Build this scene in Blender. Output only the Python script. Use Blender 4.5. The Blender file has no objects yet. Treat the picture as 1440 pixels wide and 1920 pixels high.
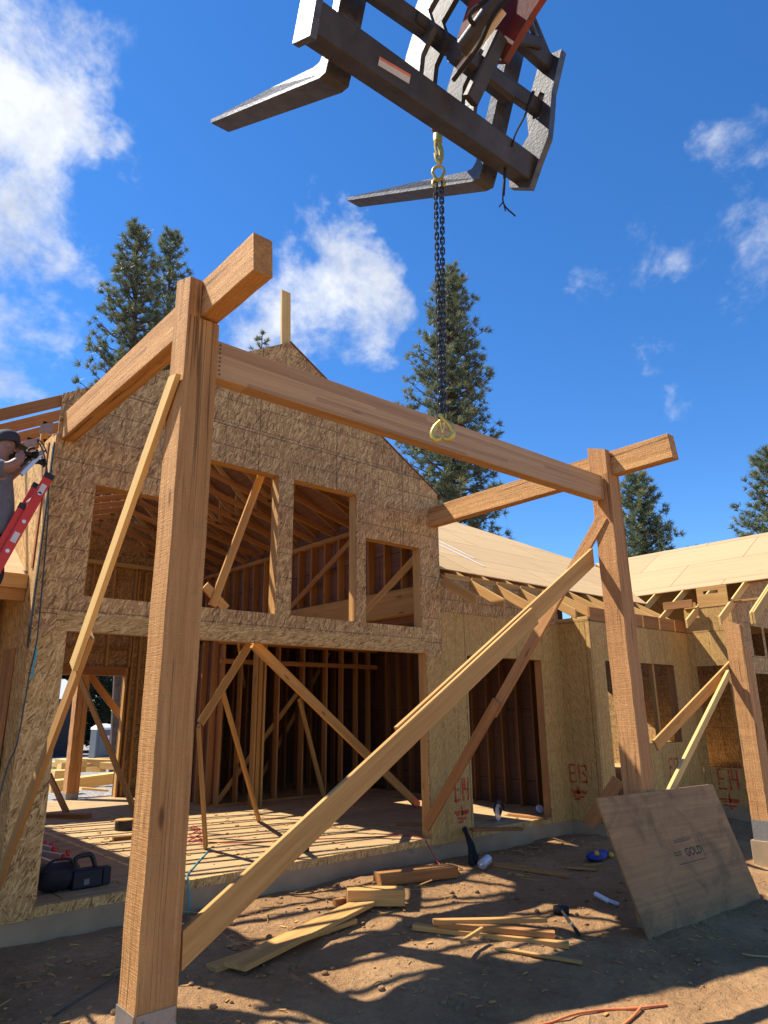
import bpy, bmesh, math, random
import numpy as np
from mathutils import Vector, Matrix, noise
from mathutils.geometry import tessellate_polygon
random.seed(7); rng = np.random.default_rng(11)
S = bpy.context.scene
COL = S.collection
rad = math.radians
V = Vector

# ------------------------------------------------------------------ camera
YAW, PITCH, ROLL = rad(41.20793675), rad(15.91047915), rad(-0.55485611)
FPX, CX, CY = 1304.647, 720.0, 960.0
_f = V((math.sin(YAW)*math.cos(PITCH), math.cos(YAW)*math.cos(PITCH), math.sin(PITCH)))
_r = V((math.cos(YAW), -math.sin(YAW), 0)); _u = _r.cross(_f)
RIGHT = _r*math.cos(ROLL) + _u*math.sin(ROLL)
UP = -_r*math.sin(ROLL) + _u*math.cos(ROLL)
FWD = _f
cam = bpy.data.cameras.new('camera'); co = bpy.data.objects.new('camera', cam); COL.objects.link(co)
cam.sensor_fit = 'VERTICAL'; cam.sensor_height = 36.0; cam.lens = 36.0*FPX/1920.0
cam.clip_start = 0.05; cam.clip_end = 4000
m3 = Matrix((RIGHT, UP, -FWD)).transposed()
co.matrix_world = m3.to_4x4()
S.camera = co

def ray(x, y): return RIGHT*((x-CX)/FPX) - UP*((y-CY)/FPX) + FWD
def onX(x, y, D): r = ray(x, y); return r*(D/r.x)
def onY(x, y, D): r = ray(x, y); return r*(D/r.y)
def onZ(x, y, D): r = ray(x, y); return r*(D/r.z)
def dirpx(x, y): return ray(x, y).normalized()

# ------------------------------------------------------------------ sun, sky, exposure
SUN_L = V((0.365, -0.60, -1.0)).normalized()
sl = bpy.data.lights.new('sun', 'SUN'); sl.energy = 5.0; sl.angle = rad(0.53); sl.color = (1.0, 0.93, 0.82)
so = bpy.data.objects.new('sun', sl); COL.objects.link(so)
so.rotation_euler = SUN_L.to_track_quat('-Z', 'Y').to_euler(); so.location = (-10, 20, 30)
S.view_settings.view_transform = 'Standard'; S.view_settings.look = 'None'
S.view_settings.exposure = 0.88; S.view_settings.gamma = 1.0
try: S.view_settings.use_curve_mapping = False
except Exception: pass

class NT:
    def __init__(s, nt): s.nt = nt; s.n = nt.nodes; s.l = nt.links
    def add(s, t, ins=None, **kw):
        nd = s.n.new(t)
        for k, v in kw.items(): setattr(nd, k, v)
        if ins:
            for k, v in ins.items():
                sock = nd.inputs[k]
                if hasattr(v, 'bl_idname') or isinstance(v, bpy.types.NodeSocket): s.l.new(v, sock)
                else: sock.default_value = v
        return nd
    def math(s, op, a, b=0.0, c=None, clamp=False):
        nd = s.n.new('ShaderNodeMath'); nd.operation = op; nd.use_clamp = clamp
        for i, v in enumerate((a, b, c)):
            if v is None: continue
            if isinstance(v, bpy.types.NodeSocket): s.l.new(v, nd.inputs[i])
            else: nd.inputs[i].default_value = v
        return nd.outputs[0]
    def vmath(s, op, a, b=None, scale=None):
        nd = s.n.new('ShaderNodeVectorMath'); nd.operation = op
        for i, v in enumerate((a, b)):
            if v is None: continue
            if isinstance(v, bpy.types.NodeSocket): s.l.new(v, nd.inputs[i])
            else: nd.inputs[i].default_value = v
        if scale is not None: nd.inputs['Scale'].default_value = scale
        return nd.outputs['Value'] if op in ('DOT_PRODUCT', 'LENGTH', 'DISTANCE') else nd.outputs['Vector']
    def noise(s, vec, scale=1.0, detail=3.0, rough=0.55, dist=0.0):
        nd = s.add('ShaderNodeTexNoise', {'Vector': vec, 'Scale': scale, 'Detail': detail, 'Roughness': rough, 'Distortion': dist})
        return nd.outputs['Fac']
    def ramp(s, fac, pts, interp='LINEAR'):
        nd = s.n.new('ShaderNodeValToRGB'); cr = nd.color_ramp; cr.interpolation = interp
        while len(cr.elements) < len(pts): cr.elements.new(0.5)
        for e, (p, c) in zip(cr.elements, pts):
            e.position = p; e.color = (*c, 1) if len(c) == 3 else c
        s.l.new(fac, nd.inputs['Fac']); return nd.outputs['Color']
    def step(s, v, lo, hi):
        nd = s.n.new('ShaderNodeMapRange'); nd.interpolation_type = 'SMOOTHSTEP'
        s.l.new(v, nd.inputs['Value']); nd.inputs['From Min'].default_value = lo; nd.inputs['From Max'].default_value = hi
        return nd.outputs['Result']
    def mix(s, fac, a, b, blend='MIX'):
        nd = s.n.new('ShaderNodeMix'); nd.data_type = 'RGBA'; nd.blend_type = blend
        for i, v in ((0, fac), (6, a), (7, b)):
            if isinstance(v, bpy.types.NodeSocket): s.l.new(v, nd.inputs[i])
            elif i == 0: nd.inputs[i].default_value = v
            else: nd.inputs[i].default_value = (*v, 1) if len(v) == 3 else v
        return nd.outputs[2]

# world: physical sky with drifting cumulus built from noise on the view direction
W = bpy.data.worlds.new('World'); S.world = W; W.use_nodes = True
T = NT(W.node_tree); T.n.clear()
sky = T.add('ShaderNodeTexSky', sky_type='NISHITA', sun_disc=False)
sky.sun_elevation = math.asin(-SUN_L.z); sky.sun_rotation = math.atan2(-SUN_L.x, -SUN_L.y)
sky.air_density = 1.0; sky.dust_density = 0.05; sky.ozone_density = 4.5; sky.altitude = 1300
hs = T.add('ShaderNodeHueSaturation', {'Saturation': 1.24, 'Value': 1.40, 'Hue': 0.504, 'Color': sky.outputs[0]})
tc = T.add('ShaderNodeTexCoord').outputs['Generated']
n1 = T.noise(T.add('ShaderNodeMapping', {'Vector': tc, 'Scale': (1, 1, 1.5)}).outputs[0], 4.2, 9.0, 0.62, 0.35)
n2 = T.noise(tc, 15.0, 7.0, 0.62, 0.25)
nn = T.math('ADD', T.math('MULTIPLY', n1, 0.68), T.math('MULTIPLY', n2, 0.32))
blobs = [((-10, 240), 10.5, 1.4), ((75, 430), 7, 1.2), ((-20, 60), 9.5, 1.2), ((-160, 330), 15, 1.5), ((10, 645), 5.5, 1.3), ((100, 640), 5.0, 1.2), ((165, 615), 3.5, 1.0), ((-60, 640), 9, 1.0), ((600, 510), 6.5, 0.92), ((510, 600), 6.5, 0.90), ((640, 650), 5.5, 0.85),
         ((1430, 400), 7.5, 0.56), ((1230, 510), 6.5, 0.46), ((1250, 600), 4.0, 0.38), ((1310, 710), 4, 0.38), ((-700, 400), 30, 0.9), ((-500, -900), 30, 0.8), ((2600, 200), 26, 0.8), ((60, 740), 3.5, .6), ((190, 90), 5, .55)]
wrp = T.add('ShaderNodeTexNoise', {'Vector': tc, 'Scale': 5.5, 'Detail': 5.0, 'Roughness': 0.6}).outputs['Color']
tw = T.vmath('NORMALIZE', T.vmath('ADD', tc, T.vmath('MULTIPLY', T.vmath('SUBTRACT', wrp, (.5, .5, .5)), (.34, .34, .30))))
msk = None
for (q, angr, amp) in blobs:
    d = T.vmath('DOT_PRODUCT', tw, tuple(dirpx(*q)))
    b = T.math('MULTIPLY', T.step(d, math.cos(rad(angr)), math.cos(rad(angr*0.15))), amp)
    msk = b if msk is None else T.math('MAXIMUM', msk, b)
dens = T.math('ADD', T.math('MULTIPLY', T.math('SUBTRACT', nn, 0.5), 2.3), T.math('ADD', 0.12, T.math('MULTIPLY', msk, 0.44)))
cl = T.math('MULTIPLY', T.step(dens, 0.36, 0.88), 0.96)
cl = T.math('MULTIPLY', cl, T.step(msk, 0.02, 0.25))
shade = T.ramp(T.noise(tc, 11.0, 6.0, 0.6, 0.2), [(0.32, (3.9, 4.3, 5.1)), (0.62, (6.4, 6.6, 6.9))])
skyc = T.mix(cl, hs.outputs[0], shade)
bg = T.add('ShaderNodeBackground', {'Color': skyc, 'Strength': 0.086})
T.l.new(bg.outputs[0], T.add('ShaderNodeOutputWorld').inputs[0])

# ------------------------------------------------------------------ materials
MATS = {}
def newmat(name):
    m = bpy.data.materials.new(name); m.use_nodes = True
    t = NT(m.node_tree); t.n.clear()
    out = t.add('ShaderNodeOutputMaterial'); p = t.add('ShaderNodeBsdfPrincipled')
    t.l.new(p.outputs[0], out.inputs[0]); MATS[name] = m
    return m, t, p
def setp(t, p, **k):
    for a, v in k.items():
        s = p.inputs[a.replace('_', ' ')]
        if isinstance(v, bpy.types.NodeSocket): t.l.new(v, s)
        elif isinstance(v, tuple) and len(v) == 3: s.default_value = (*v, 1)
        else: s.default_value = v
def bump(t, p, h, strength=0.4, dist=0.01):
    b = t.add('ShaderNodeBump', {'Height': h, 'Strength': strength, 'Distance': dist}); t.l.new(b.outputs[0], p.inputs['Normal'])
def wv(t): return t.add('ShaderNodeAttribute', attribute_name='wv').outputs['Vector']
def tone(t): return t.add('ShaderNodeAttribute', attribute_name='tone').outputs['Fac']
def scaled(t, v, s): return t.vmath('MULTIPLY', v, s)

WARM = (1.05, 0.945, 0.66)
def warm(c): return tuple(a*b for a, b in zip(c, WARM))
def wood(name, light, dark, rough_sawn=0.0, fine=1.0, knots=0.5, cracks=0.0, stain=0.0, contrast=1.0):
    light = warm(light); dark = warm(dark)
    m, t, p = newmat(name); v = wv(t)
    g = t.noise(scaled(t, v, (0.55, 13, 13)), 1.0, 4, 0.55, 0.9)
    g2 = t.noise(scaled(t, v, (1.4, 60, 60)), 1.0, 3, 0.6, 0.3)
    ff = t.noise(scaled(t, v, (6, 260, 260)), 1.0, 2, 0.6)
    s = t.math('ADD', t.math('MULTIPLY', g, 0.55), t.math('ADD', t.math('MULTIPLY', g2, 0.3), t.math('MULTIPLY', ff, 0.15*fine)))
    mid = tuple((a+b)/2 for a, b in zip(light, dark))
    c = t.ramp(s, [(0.5-0.17*contrast, dark), (0.5, mid), (0.5+0.14*contrast, light)])
    if knots:
        vo = t.add('ShaderNodeTexVoronoi', {'Vector': scaled(t, v, (1.6, 6.5, 6.5)), 'Scale': 1.0, 'Randomness': 1.0}, feature='F1')
        k = t.math('SUBTRACT', 1.0, t.step(vo.outputs['Distance'], 0.05, 0.16))
        kk = t.math('MULTIPLY', k, t.step(t.add('ShaderNodeSeparateColor', {'Color': vo.outputs['Color']}).outputs[0], 0.55, 0.6))
        c = t.mix(t.math('MULTIPLY', kk, knots), c, tuple(x*0.35 for x in dark))
    if cracks:
        cr = t.noise(scaled(t, v, (0.22, 17, 17)), 1.0, 1.5, 0.45, 0.12)
        a = t.math('ABSOLUTE', t.math('SUBTRACT', cr, 0.5))
        ck = t.math('MULTIPLY', t.math('SUBTRACT', 1.0, t.step(a, 0.004, 0.02)), t.step(t.noise(scaled(t, v, (0.9, 3, 3)), 1.0, 2), 0.44, 0.52))
        c = t.mix(t.math('MULTIPLY', ck, cracks), c, (0.03, 0.015, 0.008))
    if stain:
        sn = t.noise(scaled(t, v, (1.3, 3, 3)), 1.0, 4, 0.6, 0.5)
        c = t.mix(t.math('MULTIPLY', t.step(sn, 0.5, 0.75), stain), c, tuple(x*0.55 for x in dark))
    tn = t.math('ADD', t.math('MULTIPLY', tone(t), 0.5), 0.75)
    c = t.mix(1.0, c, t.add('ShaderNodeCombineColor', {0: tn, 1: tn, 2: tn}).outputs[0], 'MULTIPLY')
    setp(t, p, Base_Color=c, Roughness=0.82); p.inputs['Specular IOR Level'].default_value = 0.25
    h = t.math('ADD', t.math('MULTIPLY', g2, 0.5), ff)
    if rough_sawn:
        r1 = t.noise(scaled(t, v, (115, 6, 6)), 1.0, 2, 0.55, 0.3)
        r2 = t.noise(scaled(t, v, (30, 22, 22)), 1.0, 3, 0.6)
        h = t.math('ADD', h, t.math('ADD', t.math('MULTIPLY', r1, rough_sawn*1.2), t.math('MULTIPLY', r2, rough_sawn)))
        bump(t, p, h, 0.85, 0.010)
    else: bump(t, p, h, 0.35, 0.003)
    return m
wood('timber', (0.62, 0.37, 0.19), (0.36, 0.185, 0.085), rough_sawn=0.65, knots=0.85, cracks=0.6, contrast=0.95)
wood('timber_fresh', (0.58, 0.34, 0.19), (0.40, 0.205, 0.105), rough_sawn=0.55, knots=0.7, cracks=0.5, contrast=0.95)
wood('lumber', (0.56, 0.36, 0.17), (0.36, 0.19, 0.075), knots=0.75, stain=0.12)
wood('lumber_shaded', (0.24, 0.12, 0.055), (0.14, 0.062, 0.028), knots=0.6, stain=0.2)  # lumber darkened to put interior shade into the deep studs
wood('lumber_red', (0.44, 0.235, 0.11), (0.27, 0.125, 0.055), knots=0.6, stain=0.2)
wood('lumber_pale', (0.62, 0.46, 0.24), (0.47, 0.31, 0.14), knots=0.75, stain=0.15)

def glulam():
    m, t, p = newmat('glulam'); v = wv(t)
    sp = t.add('ShaderNodeSeparateXYZ', {0: v})
    lam = t.math('FLOOR', t.math('MULTIPLY', sp.outputs[2], 1/0.0385))
    seg = t.math('FLOOR', t.math('ADD', t.math('MULTIPLY', sp.outputs[0], 0.42), t.math('MULTIPLY', lam, 0.37)))
    wn = t.add('ShaderNodeTexWhiteNoise', {'Vector': t.add('ShaderNodeCombineXYZ', {0: lam, 1: seg}).outputs[0]}, noise_dimensions='3D').outputs['Value']
    off = t.add('ShaderNodeCombineXYZ', {0: wn, 1: t.math('MULTIPLY', wn, 7.0), 2: lam}).outputs[0]
    vv = t.vmath('ADD', v, off)
    g = t.noise(scaled(t, vv, (0.7, 22, 40)), 1.0, 4, 0.55, 0.7)
    ff = t.noise(scaled(t, vv, (5, 200, 200)), 1.0, 2, 0.6)
    s = t.math('ADD', t.math('MULTIPLY', g, 0.62), t.math('ADD', t.math('MULTIPLY', ff, 0.12), t.math('MULTIPLY', wn, 0.26)))
    c = t.ramp(s, [(0.25, (0.33, 0.175, 0.07)), (0.5, (0.50, 0.29, 0.12)), (0.78, (0.63, 0.40, 0.18))])
    vo = t.add('ShaderNodeTexVoronoi', {'Vector': scaled(t, vv, (1.5, 9, 9)), 'Scale': 1.0}, feature='F1')
    k = t.math('MULTIPLY', t.math('SUBTRACT', 1.0, t.step(vo.outputs['Distance'], 0.04, 0.15)), t.step(t.add('ShaderNodeSeparateColor', {'Color': vo.outputs['Color']}).outputs[0], 0.6, 0.62))
    c = t.mix(t.math('MULTIPLY', k, 0.7), c, (0.12, 0.055, 0.025))
    fr = t.math('FRACT', t.math('MULTIPLY', sp.outputs[2], 1/0.0385))
    gl = t.math('SUBTRACT', 1.0, t.step(t.math('ABSOLUTE', t.math('SUBTRACT', fr, 0.5)), 0.0, 0.03))
    c = t.mix(t.math('MULTIPLY', gl, 0.35), c, (0.16, 0.08, 0.04))
    setp(t, p, Base_Color=c, Roughness=0.6); bump(t, p, ff, 0.15, 0.002)
glulam()

def osb(name, palette, grid=True, lines_v=0.406, scale=1.0, panel=(1.22, 2.44), paint=0.0, linew=0.009, hl=0.75):
    m, t, p = newmat(name); v = wv(t)
    palette = [(q, (c[0]*1.19, c[1]*1.04, c[2]*.73)) for q, c in palette]
    warp = t.add('ShaderNodeTexNoise', {'Vector': v, 'Scale': 2.5, 'Detail': 2.0}).outputs['Color']
    vw = t.vmath('ADD', v, t.vmath('MULTIPLY', t.vmath('SUBTRACT', warp, (0.5, 0.5, 0.5)), (0.022, 0.022, 0.0)))
    cols = None; H = None
    for i, ang in enumerate((8, 72, -38, 128, -75)):
        mp = t.add('ShaderNodeMapping', {'Vector': vw, 'Rotation': (0, 0, rad(ang)), 'Location': (i*3.1, i*1.7, i*2.0)}).outputs[0]
        vo = t.add('ShaderNodeTexVoronoi', {'Vector': scaled(t, mp, (13*scale, 72*scale, 1.0)), 'Scale': 1.0, 'Randomness': 1.0}, feature='F1', voronoi_dimensions='2D')
        sc = t.add('ShaderNodeSeparateColor', {'Color': vo.outputs['Color']})
        fib = t.noise(scaled(t, mp, (14, 220, 1)), 1.0, 2, 0.6)
        val = t.math('ADD', t.math('MULTIPLY', sc.outputs[0], 0.72), t.math('MULTIPLY', fib, 0.28))
        if cols is None: cols = val; H = sc.outputs[1]
        else:
            sel = t.step(sc.outputs[2], 0.62, 0.64)
            cols = t.add('ShaderNodeMix', {0: sel, 2: cols, 3: val}).outputs[0]
            H = t.add('ShaderNodeMix', {0: sel, 2: H, 3: sc.outputs[1]}).outputs[0]
    big = t.noise(v, 1.6, 3, 0.6)
    cols2 = t.math('ADD', cols, t.math('MULTIPLY', t.math('SUBTRACT', big, 0.5), 0.16))
    c = t.ramp(cols2, palette)
    sp = t.add('ShaderNodeSeparateXYZ', {0: v})
    pid = t.add('ShaderNodeCombineXYZ', {0: t.math('FLOOR', t.math('MULTIPLY', sp.outputs[0], 1/panel[0])), 1: t.math('FLOOR', t.math('MULTIPLY', t.math('ADD', sp.outputs[1], 1.506), 1/panel[1]))}).outputs[0]
    wn = t.add('ShaderNodeTexWhiteNoise', {'Vector': pid}, noise_dimensions='3D').outputs['Value']
    br = t.math('ADD', 0.86, t.math('MULTIPLY', wn, 0.26))
    c = t.mix(1.0, c, t.add('ShaderNodeCombineColor', {0: br, 1: br, 2: br}).outputs[0], 'MULTIPLY')
    if grid:
        # printed nailing lines, broken along their length, and the panel joints
        def ln(coord, pitch, w, off=0.0):
            f = t.math('FRACT', t.math('MULTIPLY', t.math('ADD', coord, off), 1/pitch))
            return t.math('SUBTRACT', 1.0, t.step(t.math('ABSOLUTE', t.math('SUBTRACT', f, 0.5)), w/pitch*0.5, w/pitch))
        brk = t.step(t.noise(scaled(t, v, (3, 3, 1)), 1.0, 2, 0.5), 0.34, 0.5)
        lh = t.math('MULTIPLY', ln(sp.outputs[1], 0.305, linew, 0.09), t.math('MULTIPLY', brk, hl))
        lv = t.math('MULTIPLY', ln(sp.outputs[0], lines_v, linew*0.75, 0.1), t.math('MULTIPLY', brk, 0.6))
        jh = t.math('MULTIPLY', ln(sp.outputs[1], panel[1], 0.010, 0.286), 0.9)
        jv = t.math('MULTIPLY', ln(sp.outputs[0], panel[0], 0.010, 0.05), 0.9)
        L = t.math('MAXIMUM', t.math('MAXIMUM', lh, lv), t.math('MAXIMUM', jh, jv))
        c = t.mix(t.math('MULTIPLY', L, 0.68), c, (0.035, 0.022, 0.016))
    setp(t, p, Base_Color=c, Roughness=0.72); p.inputs['Specular IOR Level'].default_value = 0.35
    bump(t, p, H, 0.03, 0.001)
osb('osb', [(0.16, (0.17, 0.095, 0.045)), (0.29, (0.31, 0.20, 0.105)), (0.62, (0.40, 0.27, 0.142)), (0.74, (0.56, 0.415, 0.24))])
osb('osb_yellow', [(0.15, (0.28, 0.17, 0.066)), (0.30, (0.39, 0.255, 0.102)), (0.62, (0.44, 0.295, 0.122)), (0.78, (0.50, 0.355, 0.155))], lines_v=0.305, scale=1.15, panel=(1.22, 3.4), linew=0.010, hl=0.0)
osb('osb_plain', [(0.17, (0.19, 0.11, 0.045)), (0.28, (0.38, 0.255, 0.118)), (0.62, (0.475, 0.33, 0.16)), (0.76, (0.60, 0.45, 0.25))], grid=False)

def ply(name, light, dark, seam=True, spots=0.0, dirty=0.0, sx=1.22, sy=2.44):
    light = tuple(a*b for a, b in zip(light, (1.02, .94, .86))); dark = tuple(a*b for a, b in zip(dark, (1.02, .94, .86)))
    m, t, p = newmat(name); v = wv(t)
    g = t.noise(scaled(t, v, (0.9, 26, 8)), 1.0, 5, 0.62, 0.6)
    g2 = t.noise(scaled(t, v, (2.2, 130, 40)), 1.0, 2, 0.55)
    sp = t.add('ShaderNodeSeparateXYZ', {0: v})
    row = t.math('FLOOR', t.math('MULTIPLY', sp.outputs[1], 1/sx))
    colm = t.math('FLOOR', t.math('ADD', t.math('MULTIPLY', sp.outputs[0], 1/sy), t.math('MULTIPLY', row, 0.5)))
    wn = t.add('ShaderNodeTexWhiteNoise', {'Vector': t.add('ShaderNodeCombineXYZ', {0: row, 1: colm}).outputs[0]}, noise_dimensions='3D').outputs['Value']
    s = t.math('ADD', t.math('MULTIPLY', g, 0.7), t.math('ADD', t.math('MULTIPLY', g2, 0.15), t.math('MULTIPLY', wn, 0.15)))
    c = t.ramp(s, [(0.32, dark), (0.5, tuple((a+b)/2 for a, b in zip(light, dark))), (0.66, light)])
    if seam:
        fy = t.math('ABSOLUTE', t.math('SUBTRACT', t.math('FRACT', t.math('MULTIPLY', sp.outputs[1], 1/sx)), 0.5))
        fx = t.math('ABSOLUTE', t.math('SUBTRACT', t.math('FRACT', t.math('ADD', t.math('MULTIPLY', sp.outputs[0], 1/sy), t.math('MULTIPLY', row, 0.5))), 0.5))
        L = t.math('MAXIMUM', t.step(fy, 0.492, 0.496), t.step(fx, 0.4955, 0.498))
        c = t.mix(t.math('MULTIPLY', L, 0.9), c, tuple(x*0.2 for x in dark))
    if spots:
        sn = t.noise(scaled(t, v, (9, 26, 9)), 1.0, 2, 0.5)
        c = t.mix(t.math('MULTIPLY', t.step(sn, 0.66, 0.74), spots), c, tuple(x*0.45 for x in dark))
    if dirty:
        sn = t.noise(v, 2.6, 6, 0.68, 0.9)
        c = t.mix(t.math('MULTIPLY', t.step(sn, 0.42, 0.68), dirty), c, (0.13, 0.085, 0.044))
        sn2 = t.noise(v, 7.0, 4, 0.6, 0.4)
        c = t.mix(t.math('MULTIPLY', t.step(sn2, 0.55, 0.75), dirty*0.4), c, (0.25, 0.19, 0.115))
    setp(t, p, Base_Color=c, Roughness=0.8); bump(t, p, g2, 0.2, 0.002)
ply('ply_roof', (0.66, 0.475, 0.24), (0.48, 0.325, 0.15), spots=0.10)
ply('ply_roof_new', (0.50, 0.345, 0.19), (0.40, 0.26, 0.13), spots=0.45)
ply('ply_floor', (0.52, 0.37, 0.175), (0.35, 0.235, 0.105), spots=0.05, dirty=0.3)
ply('ply_sheet', (0.37, 0.24, 0.115), (0.22, 0.14, 0.066), seam=False, dirty=0.75)
ply('ply_shaded', (0.13, 0.065, 0.04), (0.075, 0.035, 0.022))  # plywood darkened so the rooms inside look unlit
ply('ply_red', (0.26, 0.13, 0.07), (0.15, 0.065, 0.035))  # reddish plywood, its colour lowered for shade under the roof

def plain(name, col, rough=0.6, metal=0.0, var=0.25, vscale=6.0, bmp=0.0, spec=0.4, col2=None, thr=(0.5, 0.7)):
    m, t, p = newmat(name); tc = t.add('ShaderNodeTexCoord').outputs['Object']
    n = t.noise(tc, vscale, 5, 0.6, 0.3)
    a = tuple(x*(1-var) for x in col); b = tuple(min(1, x*(1+var)) for x in col)
    c = t.ramp(n, [(0.3, a), (0.7, b)])
    if col2:
        n2 = t.noise(tc, vscale*1.7, 5, 0.65, 0.5); c = t.mix(t.step(n2, *thr), c, col2)
    setp(t, p, Base_Color=c, Roughness=rough, Metallic=metal); p.inputs['Specular IOR Level'].default_value = spec
    if bmp: bump(t, p, t.noise(tc, vscale*6, 4, 0.6), bmp, 0.01)
    return m
plain('concrete', (0.34, 0.238, 0.135), 0.9, var=0.22, vscale=1.6, bmp=0.3, col2=(0.15, 0.13, 0.11), thr=(0.6, 0.8))
plain('steel_dark', (0.055, 0.05, 0.05), 0.55, 0.3, var=0.3, vscale=8, bmp=0.15, col2=(0.11, 0.07, 0.05), thr=(0.6, 0.8))
plain('steel_worn', (0.10, 0.10, 0.105), 0.45, 0.5, var=0.35, vscale=10, bmp=0.2, col2=(0.06, 0.055, 0.055), thr=(0.58, 0.7))
plain('paint_red', (0.20, 0.032, 0.02), 0.5, var=0.3, vscale=5, bmp=0.1, col2=(0.07, 0.04, 0.035), thr=(0.55, 0.7))
plain('zinc_gold', (0.60, 0.47, 0.11), 0.36, 0.5, var=0.2, vscale=30, col2=(0.32, 0.27, 0.10), thr=(0.6, 0.7))
plain('chain_steel', (0.07, 0.07, 0.072), 0.38, 0.75, var=0.3, vscale=40)
plain('galvanized', (0.33, 0.31, 0.28), 0.45, 0.6, var=0.15, vscale=25)
plain('aluminium', (0.68, 0.69, 0.70), 0.35, 0.6, var=0.1)
plain('fibreglass_red', (0.62, 0.04, 0.03), 0.4, var=0.12, vscale=3)
plain('plastic_red', (0.65, 0.04, 0.03), 0.45)
plain('plastic_black', (0.018, 0.018, 0.022), 0.45, var=0.3)
plain('rubber_black', (0.012, 0.012, 0.013), 0.65, var=0.3)
plain('tool_navy', (0.010, 0.012, 0.018), 0.6, var=0.3)
plain('tool_blue', (0.02, 0.045, 0.26), 0.6, var=0.3, vscale=20)
plain('tool_yellow', (0.75, 0.50, 0.05), 0.5)
plain('tube_white', (0.75, 0.76, 0.78), 0.4, var=0.08)
plain('bottle_silver', (0.55, 0.62, 0.68), 0.25, 0.4, var=0.25, vscale=40)
plain('hose_teal', (0.03, 0.35, 0.42), 0.4, var=0.1)
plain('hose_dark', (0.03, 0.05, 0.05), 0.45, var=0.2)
plain('cord_red', (0.42, 0.04, 0.03), 0.5)
plain('cord_orange', (0.72, 0.20, 0.06), 0.5)
plain('spray_red', (0.60, 0.06, 0.018), 0.7, var=0.2, vscale=30, col2=(0.50, 0.10, 0.03), thr=(0.55, 0.7))
_m = MATS['spray_red']; _t = NT(_m.node_tree); _p = [n for n in _t.n if n.bl_idname == 'ShaderNodeBsdfPrincipled'][0]
_t.l.new(_t.step(_t.noise(_t.add('ShaderNodeTexCoord').outputs['Object'], 16, 5, 0.7, 0.6), 0.36, 0.60), _p.inputs['Alpha'])
plain('ink', (0.06, 0.05, 0.04), 0.8, var=0.3, vscale=60)
plain('sticker_white', (0.62, 0.60, 0.58), 0.5, var=0.1)
plain('sticker_orange', (0.65, 0.20, 0.10), 0.5)
plain('cyl_rod', (0.62, 0.52, 0.38), 0.35, 0.3, var=0.1)
plain('skin', (0.30, 0.16, 0.11), 0.55, var=0.08)
plain('cloth_grey', (0.13, 0.135, 0.15), 0.9, var=0.18, vscale=9, bmp=0.3)
plain('cloth_light', (0.50, 0.51, 0.55), 0.9, var=0.12, vscale=9)
plain('cloth_navy', (0.014, 0.016, 0.026), 0.9, var=0.3, vscale=9, bmp=0.3)
plain('cap_dark', (0.035, 0.037, 0.045), 0.85, var=0.2)
plain('roof_metal', (0.42, 0.45, 0.50), 0.5, var=0.06)
plain('siding_dark', (0.030, 0.028, 0.030), 0.8, var=0.2)
plain('toilet_grey', (0.13, 0.14, 0.15), 0.5, var=0.1)
plain('toilet_roof', (0.75, 0.76, 0.78), 0.5, var=0.05)
plain('bark', (0.10, 0.062, 0.042), 0.95, var=0.4, vscale=5, bmp=0.6)
plain('drip_white', (0.80, 0.80, 0.77), 0.45, var=0.05)
plain('nail_dark', (0.06, 0.03, 0.02), 0.6)
plain('cup_black', (0.02, 0.018, 0.016), 0.9)

def needles(name, a, b):
    m, t, p = newmat(name)
    tn = tone(t)
    c = t.ramp(tn, [(0.0, a), (0.75, b), (1.0, (b[0]*1.5, b[1]*1.15, b[2]*0.8))])
    setp(t, p, Base_Color=c, Roughness=0.55); p.inputs['Specular IOR Level'].default_value = 0.35
    p.inputs['Transmission Weight'].default_value = 0.0
    tr = t.add('ShaderNodeBsdfTranslucent', {'Color': c}); mx = t.add('ShaderNodeMixShader', {0: 0.22})
    t.l.new(p.outputs[0], mx.inputs[1]); t.l.new(tr.outputs[0], mx.inputs[2])
    out = [n for n in t.n if n.bl_idname == 'ShaderNodeOutputMaterial'][0]; t.l.new(mx.outputs[0], out.inputs[0])
needles('needle', (0.075, 0.108, 0.058), (0.185, 0.225, 0.12))
needles('needle_dark', (0.024, 0.036, 0.020), (0.065, 0.082, 0.040))

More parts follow.
